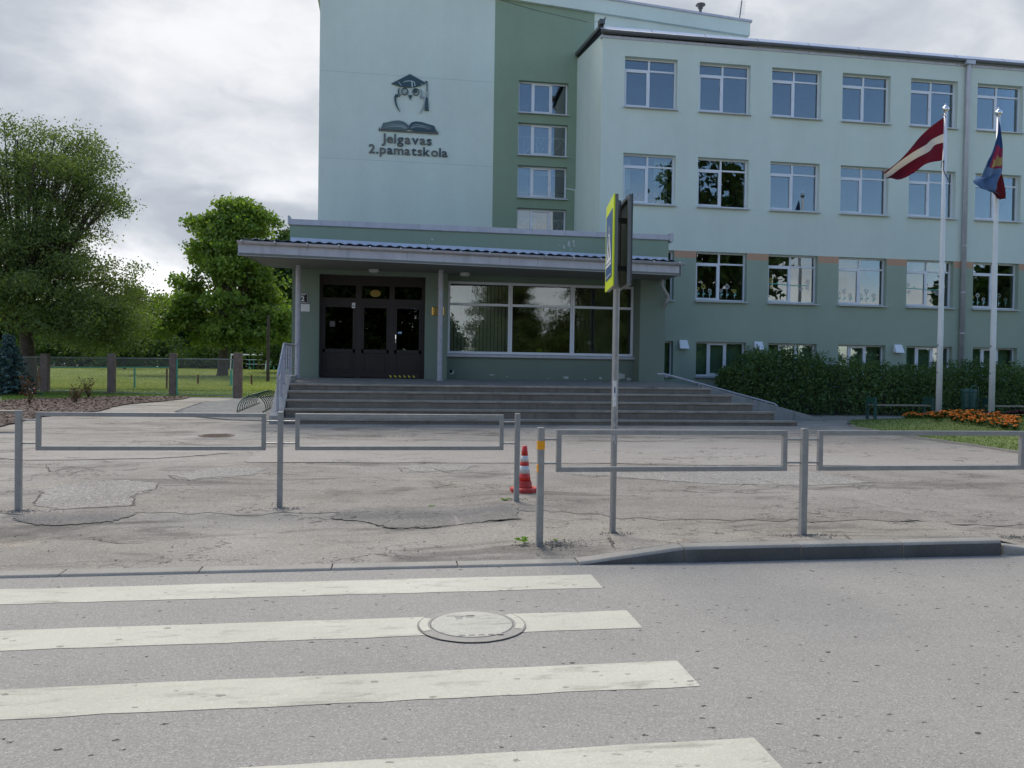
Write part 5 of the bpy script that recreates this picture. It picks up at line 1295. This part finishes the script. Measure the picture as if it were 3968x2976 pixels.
s = MB(); s.lathe([(.24,.90),(.20,.98),(.05,1.0)], (18.47,23.4,z), 16); s.build('lid', 'bench_green', bn)

# bench at the far left edge, by the mulch bed
bl = thing('bench', 'grey plank bench end at the left edge beside the bark bed', 'bench', (-8.8,18.5,gz(0,18)))
z = gz(0,18)
for k in range(3):
    s = MB(); s.box(-9.6, -7.5, 18.2+k*.13, 18.32+k*.13, z+.40, z+.44); s.build('seat_board', 'bench_wood', bl)
for x in (-9.3, -8.5):
    s = MB(); s.box(x, x+.08, 18.22, 18.55, z, z+.40); s.build('leg', 'concrete', bl)

# ------------------------------------------------------------------ bicycle rack
BR = thing('bicycle_rack', 'dark green hooped bicycle rack on the paving left of the steps', 'bicycle rack', (-4.0,25,gz(0,25)))
z0_ = gz(0, 25)
def rk(u, v_): return (-4.20+u*.72-.045*v_, 24.3+v_)
for u in (0, 1):
    s = MB(); a, b = rk(u, 0), rk(u, 6.2); s.tube([(a[0],a[1],z0_+.05),(b[0],b[1],z0_+.05)], .018, 6); s.build('base_rail', 'rack_green', BR)
for k in range(10):
    s = MB(); v0 = k*.56; pp = []
    for i in range(13):
        a = math.pi*i/12; u = .5-.5*math.cos(a); p = rk(u, v0+.9*u); pp.append((p[0], p[1], z0_+.05+.46*math.sin(a)))
    s.tube(pp, .014, 6); s.build('hoop', 'rack_green', BR, smooth=True)

# ------------------------------------------------------------------ fence, playground
FP = [(-15.65,40.7),(-12.2,39.0),(-9.19,37.5),(-6.2,36.0)]
FE = thing('wire_fence', 'chain link fence between weathered concrete posts along the playing field', 'fence', (-10.5,38.2,lz(0,38)))
ftop = [2.06, 2.16, 2.22, 2.30]
for k, (x, y) in enumerate(FP):
    z = lz(x, y); s = MB(); w = .15+(.02 if k in (0, 3) else 0)
    s.box(x-w, x+w, y-w, y+w, z-.1, z+1.78+.04*k); s.build('post', 'post_concrete', FE, bevel=.02)
xl = (-19.5, 42.6)
for (a, b) in ((xl, FP[0]), (FP[0], FP[1]), (FP[1], FP[2]), (FP[2], FP[3])):
    z = lz(0, 38); zt = z+1.62; d_ = Vector((b[0]-a[0], b[1]-a[1], 0)); L__ = d_.length; d_.normalize(); p0 = Vector((a[0], a[1], 0))
    s = MB(); s.tube([tuple(p0+Vector((0,0,zt))), tuple(p0+d_*L__+Vector((0,0,zt)))], .025, 6); s.build('top_rail', 'wire', FE)
    s = MB(); s.tube([tuple(p0+Vector((0,0,z+.06))), tuple(p0+d_*L__+Vector((0,0,z+.06)))], .02, 6); s.build('bottom_rail', 'wire', FE)
    s = MB(); H_ = zt-z-.06; st_ = .10; c = -H_
    def strip(u0, h0, u1, h1):
        r_w = .0035
        A = p0+d_*u0+Vector((0,0,z+.06+h0)); B = p0+d_*u1+Vector((0,0,z+.06+h1)); t_ = (B-A).normalized(); n_ = t_.cross(Vector((-d_.y,d_.x,0)))*r_w
        s.quad(tuple(A-n_), tuple(B-n_), tuple(B+n_), tuple(A+n_))
    while c < L__:
        u0, u1 = max(c, 0), min(c+H_, L__)
        if u1 > u0: strip(u0, u0-c, u1, u1-c); strip(u0, H_-(u0-c), u1, H_-(u1-c))
        c += st_
    stuff(s.build('chain_link', 'wire', FE))
for x, y in ((-9.0,37.38),(-6.4,36.08)):
    s = MB(); s.tube([(x,y,lz(0,38)),(x,y,lz(0,38)+1.6)], .03, 6); s.build('gate_stile', 'teal', FE)
bb = thing('balance_bar', 'long green and white horizontal bar on short posts in the field', 'balance bar', (-14,45,lz(-14,45)))
z = lz(0,45); s = MB(); s.tube([(-18.5,45,z+1.05),(-11.2,45,z+1.17)], .035, 6); s.build('rail', 'teal', bb)
for x, m_ in ((-17.6,'rust'),(-12.95,'teal'),(-11.35,'rust')):
    s = MB(); s.tube([(x,45,z),(x,45,z+1.1)], .05, 8); s.build('post', m_, bb)
for (x, y, h, r_p, m_, lab) in ((-9.0,50,.95,.07,'teal','short teal post standing alone in the field'),(-11.3,52,.6,.06,'rust','short brown stump post left of the teal post'),(-8.15,52,.62,.06,'rust','short brown stump post right of the teal post'),(-8.0,58,4.6,.11,'bark','thin dark wooden pole standing left of the chestnut trunk')):
    s = MB(); s.lathe([(r_p*1.05,0),(r_p,h*.5),(r_p*.9,h)], (x,y,lz(x,y)), 8); tag(s.build('field_post', m_, None), lab, 'post')
gl = thing('goal', 'white football goal frame at the far end of the field', 'goal', (-16,100,lz(0,100)))
z = lz(0,100)
for a, b in (((-18.1,100,z),(-18.0,100,z+1.85)),((-14.1,100,z),(-13.9,100,z+1.9)),((-18.05,100,z+1.85),(-13.9,100,z+1.88))):
    s = MB(); s.tube([a, b], .07, 8); s.build('goal_bar', 'goal_white', gl)
cf = thing('climbing_frame', 'green and brown steel climbing frame behind the goal', 'climbing frame', (-14,104,lz(0,104)))
z = lz(0,104)
for x, m_ in ((-15.3,'rust'),(-13.9,'teal'),(-12.9,'teal'),(-12.3,'teal')):
    s = MB(); s.tube([(x-.3,104,z),(x,104,z+2.2),(x+.3,104,z)], .06, 6); s.build('side_frame', m_, cf)
for x0_, x1_, zz, m_ in ((-15.3,-13.9,2.2,'goal_white'),(-13.9,-12.9,1.9,'goal_white'),(-12.3,-10.5,2.2,'goal_white'),(-20,-10.5,1.3,'goal_white'),(-17,-11,.75,'goal_white')):
    s = MB(); s.tube([(x0_,104.2,z+zz),(x1_,104.2,z+zz)], .04, 6); s.build('cross_bar', m_, cf)
for x in (-20, -16.6, -16.1, -10.5):
    s = MB(); s.tube([(x,104.2,z),(x,104.2,z+1.3)], .04, 6); s.build('upright', 'teal', cf)
s = MB(); s.lathe([(.10,0),(.14,.26),(.12,.26)], (-2.95,24.6+2,gz(0,25)), 12); tag(s.build('plant_tub', 'pot_black', None), 'small black tub on the ground left of the stair wall', 'tub')

# ------------------------------------------------------------------ trees
def leaves(C, Nn, size, r, up=.35):
    """C: centres (n,3); returns quads as (4n,3): leaf-shaped rhombs"""
    n = len(C)
    nrm = r.normal(0, 1, (n,3)); nrm[:,2] += up; nrm /= np.linalg.norm(nrm, axis=1)[:,None]
    a = r.normal(0, 1, (n,3)); a -= (a*nrm).sum(1)[:,None]*nrm; a /= np.linalg.norm(a, axis=1)[:,None]
    b = np.cross(nrm, a); s_ = size*r.uniform(.6, 1.35, n)[:,None]
    return np.stack([C-a*s_*.5, C+b*s_*.32+nrm*s_*.06, C+a*s_*.55, C-b*s_*.32+nrm*s_*.06], 1).reshape(-1, 3)
def crown_points(blobs, ncl, per, spread, r, inner=.45):
    vol = np.array([(b[3]*b[4]*b[5])**(2/3)*(b[6] if len(b) > 6 else 1) for b in blobs]); vol /= vol.sum()
    P = []; CL = []
    for b, f in zip(blobs, vol):
        n = max(3, int(ncl*f)); d_ = r.normal(0, 1, (n,3)); d_ /= np.linalg.norm(d_, axis=1)[:,None]
        rad = (inner+(1.0-inner)*r.uniform(0, 1, n)**.6)*r.uniform(.82, 1.12, n)
        c = np.array(b[:3])+d_*rad[:,None]*np.array(b[3:6]); CL.append((b, c))
        for q in c:
            k = int(per*r.uniform(.5, 1.5)); P.append(q+r.normal(0, 1, (k,3))*np.array([spread, spread, spread*.62]))
    return np.concatenate(P), CL
def tree_meshes(name, H0, tr, blobs, ncl, per, spread, size, lmat, seed, twigs=7, lean=0.0, limb=.42, main=()):
    r = np.random.default_rng(seed); P, CL = crown_points(blobs, ncl, per, spread, r)
    P = P[P[:,2] > .6]
    crown = fast_mesh(name+'_crown', leaves(P, None, size, r), 4, lmat)
    mb = MB(); rq = random.Random(seed)
    tp = [(0,0,-.2),(.02,0,.25),(lean*.3,.03,H0*.35),(lean*.7,-.04,H0*.7),(lean,.02,H0)]
    mb.tube(tp, [tr*1.35,tr*1.08,tr*.92,tr*.8,tr*.62], 12)
    for b, c in CL:
        a = Vector(tp[3 if b[2] < H0*1.6 else 4]); e = Vector(b[:3]); m_ = a.lerp(e, .5)+Vector((rq.uniform(-.3,.3), rq.uniform(-.3,.3), rq.uniform(.0,.5)))
        r0 = tr*limb; mb.tube([a, a.lerp(m_, .5), m_, m_.lerp(e, .5)+Vector((0,0,.1)), e], [r0,r0*.85,r0*.66,r0*.5,r0*.36], 7)
        for q in c[:twigs]:
            q = Vector(q); st_ = m_.lerp(e, rq.uniform(.2, 1.0)); md = st_.lerp(q, .55)+Vector((rq.uniform(-.2,.2), rq.uniform(-.2,.2), rq.uniform(-.05,.25)))
            mb.tube([st_, md, q], [r0*.30, r0*.2, r0*.07], 5)
    for e in main:
        a = Vector(tp[3 if e[2] < H0*1.8 else 4]); e = Vector(e); m_ = a.lerp(e, .5)+Vector((rq.uniform(-.4,.4), rq.uniform(-.4,.4), rq.uniform(.1,.6)))
        mb.tube([a, a.lerp(m_, .5), m_, m_.lerp(e, .55)+Vector((0,0,.15)), e], [tr*.5, tr*.42, tr*.33, tr*.24, tr*.12], 8)
    return crown, mb.mesh(name+'_trunk', 'bark', smooth=True)
def plant_tree(ms, loc, label, cat='tree', group=None, rot=0, scale=1, name='tree'):
    t = thing(name, label, cat, loc, group); t.rotation_euler = (0, 0, rot); t.scale = scale if hasattr(scale, '__len__') else (scale,)*3
    inst(ms[1], 'trunk', t, local=True); inst(ms[0], 'crown', t, local=True); return t
def clumps(regions, seed, lo=.75, hi=1.45, flat=.62):
    q_ = random.Random(seed); out = []
    for cx, cz_, rx, rz, nn, *dens in regions:
        for k in range(nn):
            a = q_.uniform(0, 6.28); e = q_.uniform(-.85, 1.0); ce = math.sqrt(max(0, 1-e*e)); q = q_.uniform(.5, 1.0); rb_ = q_.uniform(lo, hi)
            out.append((cx+math.cos(a)*ce*rx*q, math.sin(a)*ce*rx*q*.95, cz_+e*rz*q, rb_*1.25, rb_*1.2, rb_*flat, dens[0] if dens else 1))
    return out
bl_left = clumps([(1.6,4.3,4.0,2.3,34),(0,6.6,3.6,2.2,26),(-3.2,6.2,3.2,3.2,18),(3.6,3.3,1.9,1.4,9),(4.6,4.6,.9,1.0,3,.5)], 41)+clumps([(1.2,10.0,2.6,1.3,16,1.5),(2.9,9.3,1.5,.8,7,1.2),(-1.6,9.9,2.3,2.0,16,1.4),(-.6,12.2,.9,1.1,5,1.1),(1.7,11.7,1.4,.8,7,1.2),(3.0,10.9,.9,.6,4,1.1)], 42, .5, 1.0, .7)
old_tree = tree_meshes('old_tree', 4.0, .36, bl_left, 2100, 54, .30, .12, 'leaf_left', 2, twigs=3, lean=-.25, limb=.17, main=[(1.2,0,10.0),(3.2,0,9.4),(-1.6,0,9.8),(2.2,0,5.0),(-3,0,6.4),(.2,.5,7.5),(1.6,0,11.8),(-.6,0,12.0)])
plant_tree(old_tree, (-16.9,42.2,lz(0,42)), 'large spreading dark tree at the left edge behind the fence', name='broadleaf_tree')
bl_ch = clumps([(-.3,6.4,4.9,3.0,30),(.5,9.9,3.8,2.6,22),(-3.9,4.7,2.9,2.1,14),(3.6,4.9,3.0,2.4,16),(.9,12.7,2.5,1.8,14),(-.3,12.0,1.8,1.5,7),(0,3.7,3.6,1.2,12),(1.0,14.0,.8,.8,4)], 77)
chest = tree_meshes('chestnut_tree', 4.2, .42, bl_ch, 1750, 32, .30, .31, 'leaf_chestnut', 6, twigs=2, lean=.2, limb=.14, main=[(0,0,9),(2.5,0,6.5),(-2.5,0,6.5),(1,0,12)])
plant_tree(chest, (-13.3,70,lz(0,70)), 'tall dense chestnut tree with fresh green crown in the playing field', name='chestnut_tree')
bl_w = [[(0,0,6.2,3.6,3.6,4.2),(1.8,0,8.0,2.4,2.4,2.6),(-1.9,.3,7.2,2.5,2.4,2.7),(.3,0,10.4,2.2,2.2,2.2),(0,0,2.2,3.4,3.2,2.0)],
        [(0,0,5.6,4.2,3.8,3.8),(-2.2,0,7.0,2.4,2.4,2.2),(2.0,0,6.5,2.6,2.4,2.6),(-.4,0,9.0,2.6,2.4,2.2),(1.0,0,2.5,3.4,3,1.8)],
        [(0,0,7.0,3.0,3.0,5.0),(.9,0,10.5,2.0,2.0,2.4),(-1.2,0,5.0,2.8,2.6,2.8),(1.6,0,4.6,2.4,2.4,2.6)]]
wood = [tree_meshes('wood_tree', 3.0, .26, b, 330, 34, .5, .46, 'leaf_wood', 60+i, twigs=2) for i, b in enumerate(bl_w)]
wrng = random.Random(4)
WL = 'leafy tree in the dark wood closing the far side of the playing field'
k = 0
x = -66.0
while x < 4:
    y = 124+wrng.uniform(-6, 6); plant_tree(wood[k % 3], (x, y, lz(x, y)-.2), WL, group='trees of the wood behind the field', rot=wrng.uniform(0, 6.28), scale=wrng.uniform(.68, .92), name='wood_tree')
    x += wrng.uniform(3.8, 5.4); k += 1
x = -64.0
while x < 2:
    plant_tree(wood[k % 3], (x, 138+wrng.uniform(-4, 4), 1.0), WL, group='trees of the wood behind the field', rot=wrng.uniform(0, 6.28), scale=wrng.uniform(.80, 1.0), name='wood_tree'); x += wrng.uniform(5, 7.5); k += 1
plant_tree(wood[0], (-9.4,86,lz(0,86)), 'dark leafy tree half hidden behind the chestnut beside the porch wall', rot=1.0, scale=1.18, name='broadleaf_tree')
plant_tree(wood[1], (-27.5,92,lz(0,92)), 'rounded tree behind the big left tree at the edge of the field', rot=2.0, scale=.58, name='broadleaf_tree')
plant_tree(wood[2], (-5.6,96,lz(0,96)), 'slim tree just left of the porch corner behind the climbing frame', rot=2.6, scale=1.0, name='broadleaf_tree')
st = [(-16,-18,1.1,0),(-11,-16,1.2,1),(-6,-17,1.25,0),(-1,-15,1.2,1),(24,-17,1.1,1),(29,-18,1.75,0),(9.5,-14,.85,9),(18.5,-17,1.05,9),(62,-17,1.45,1),(67,-19,1.3,0)]
st += [(x, -34-3*math.sin(x), .55+.12*math.sin(x*1.7), i % 3) for i, x in enumerate(range(-30, 110, 5))]
for i, (x, y, s_, b) in enumerate(st):
    plant_tree(old_tree if b == 9 else wood[b], (x, y, .05), 'street tree across the road, seen only mirrored in the school windows', group='street trees across the road', rot=i*1.3, scale=s_, name='street_tree')
# undergrowth along the wood edge: one dark mass nobody could count
r = np.random.default_rng(17); n = 90000
x = r.uniform(-75, 8, n); C = np.stack([x, 118+r.normal(0, 3.2, n), lz(0,120)+(3.6+.9*np.sin(x*.55)+.7*np.sin(x*1.31+2))*r.uniform(0, 1, n)**.8], 1)
o = stuff(tag(bpy.data.objects.new('undergrowth', fast_mesh('undergrowth', leaves(C, None, .42, r), 4, 'leaf_wood')), 'dark bushy undergrowth along the foot of the far wood', 'undergrowth')); COL.objects.link(o)

# blue spruce
r = np.random.default_rng(12); P = []
mb = MB(); mb.tube([(0,0,-.1),(0,0,2.5)], [.06,.015], 8)
zz = .12
while zz < 2.45:
    rad = 1.15*(1-zz/2.6)+.08; nb = 7
    for k in range(nb):
        a = 2*math.pi*(k+r.uniform(0, 1))/nb; L__ = rad*r.uniform(.75, 1.1); e = np.array([math.cos(a)*L__, math.sin(a)*L__, zz-.10*L__+.06])
        mb.tube([(0,0,zz), tuple(e*.55+np.array([0,0,zz*.45])-np.array([0,0,.03])), tuple(e)], [.014,.010,.004], 4)
        n = int(60*L__)+10; t = r.uniform(.15, 1, n)[:,None]; c = np.array([0,0,zz])*(1-t)+e*t
        side_ = np.array([-math.sin(a), math.cos(a), 0]); P.append(c+side_*r.normal(0, .10, n)[:,None]*(1.15-t)+r.normal(0, .018, (n,3)))
    zz += .085
P = np.concatenate(P)
sme = fast_mesh('spruce_needles', leaves(P, None, .11, r, .8), 4, 'needle'); tme2 = mb.mesh('spruce_stem', 'bark')
plant_tree((sme, tme2), (-15.4,36.4,.27), 'small blue spruce at the left edge in front of the fence', name='spruce_tree')
# roses in the bark bed
for i, (x, y, h) in enumerate(((-11.1,27.7,1.15),(-10.25,29.0,.55),(-11.2,33.2,1.0))):
    r = np.random.default_rng(70+i); mb = MB(); P = []
    for k in range(7):
        e = np.array([r.normal(0, .18), r.normal(0, .18), h*r.uniform(.6, 1)]); mb.tube([(0,0,0), tuple(e*.5+r.normal(0, .03, 3)), tuple(e)], [.010,.008,.005], 4)
        n = 26; t = r.uniform(.25, 1, n)[:,None]; P.append(e*t+r.normal(0, .07, (n,3)))
    ms = (fast_mesh('rose_leaves', leaves(np.concatenate(P), None, .075, r), 4, 'rose_leaf'), mb.mesh('rose_stem', 'bark'))
    t = thing('rose_bush', ('tall thin rose bush with reddish leaves at the left of the bark bed', 'low rose bush with reddish leaves in the middle of the bark bed', 'rose bush with reddish leaves at the back of the bark bed by the grass')[i], 'bush', (x, y, gz(x, y)+.03))
    inst(ms[1], 'stem', t, local=True); inst(ms[0], 'foliage', t, local=True)
# hedge in front of the wing
def hedge(name, label, x0, x1, topf, n, seed):
    r = np.random.default_rng(seed); t = thing(name, label, 'hedge', ((x0+x1)/2, 25.7, .25)); P = []
    x = r.uniform(x0, x1, n); tz = np.array([topf(q) for q in x]); tz += .14*np.sin(x*5.3)+.10*np.sin(x*11.7+1)
    f = r.uniform(0, 1, n)**.8; z = .28+(tz-.28)*f
    half = .85*np.clip(1.15-.5*f, .3, 1)*np.clip((x-x0+.15)/.7, .2, 1); y = 25.7+half*np.clip(r.normal(0, .75, n), -1.25, 1.1)
    C = np.stack([x, y, z], 1)+r.normal(0, .04, (n,3))
    # upright shoots above the clipped line
    k = int((x1-x0)*9); sx = r.uniform(x0, x1, k); SP = []
    mb = MB()
    for q in sx:
        zt = topf(q)+r.uniform(.0, .28); yy = 25.7+r.uniform(-.5, .4); m_ = 14; tt = r.uniform(.6, 1, m_)
        SP.append(np.stack([q+r.normal(0, .04, m_), yy+r.normal(0, .04, m_), .28+(zt-.28)*tt], 1))
        mb.tube([(q+r.normal(0, .1),yy+.1,.2), (q+r.normal(0, .05),yy,.2+(zt-.2)*.5), (q,yy,zt-.05)], [.014,.010,.004], 4)
    C = np.concatenate([C]+SP)
    inst(fast_mesh(name+'_leaves', leaves(C, None, .085, r), 4, 'leaf_hedge'), 'foliage', t, (-t.location.x, -t.location.y, -t.location.z), local=True)
    o = mb.build('stem', 'bark', t); return t
hedge('shrub', 'tall dark green shrub beside the ramp at the left end of the hedge', 11.0, 14.6, lambda q: 1.55+.85*math.sin(min(1, max(0, (q-10.9)/2.0))*1.57)-.2*max(0, q-13.2), 17000, 81)
hedge('hedge', 'long dark green hedge along the wing behind the benches', 14.5, 27, lambda q: 1.95+.08*math.sin(q*1.3), 46000, 82)
# plants on the inner sills
for i, (x, z, lab) in enumerate(((8.35,7.46,'leafy pot plant low in the second-floor corner window behind the left sash'),(9.3,7.46,'taller leafy pot plant in the second-floor corner window behind the right pane'),(11.9,7.46,'small pot plants on the sill of the second window of the middle row'))):
    r = np.random.default_rng(90+i); t = thing('pot_plant', lab, 'pot plant', (x, 27.38, z)); h = (.35,.75,.3)[i]
    MB().lathe([(.06,0),(.085,.13)], (x,27.38,z), 12).build('pot', 'terracotta', t)
    C = np.stack([r.normal(0, .16, 220), r.normal(0, .05, 220), .13+h*r.uniform(0, 1, 220)], 1)
    inst(fast_mesh('pot_leaves', leaves(C, None, .09, r), 4, 'houseplant'), 'foliage', t, local=True)
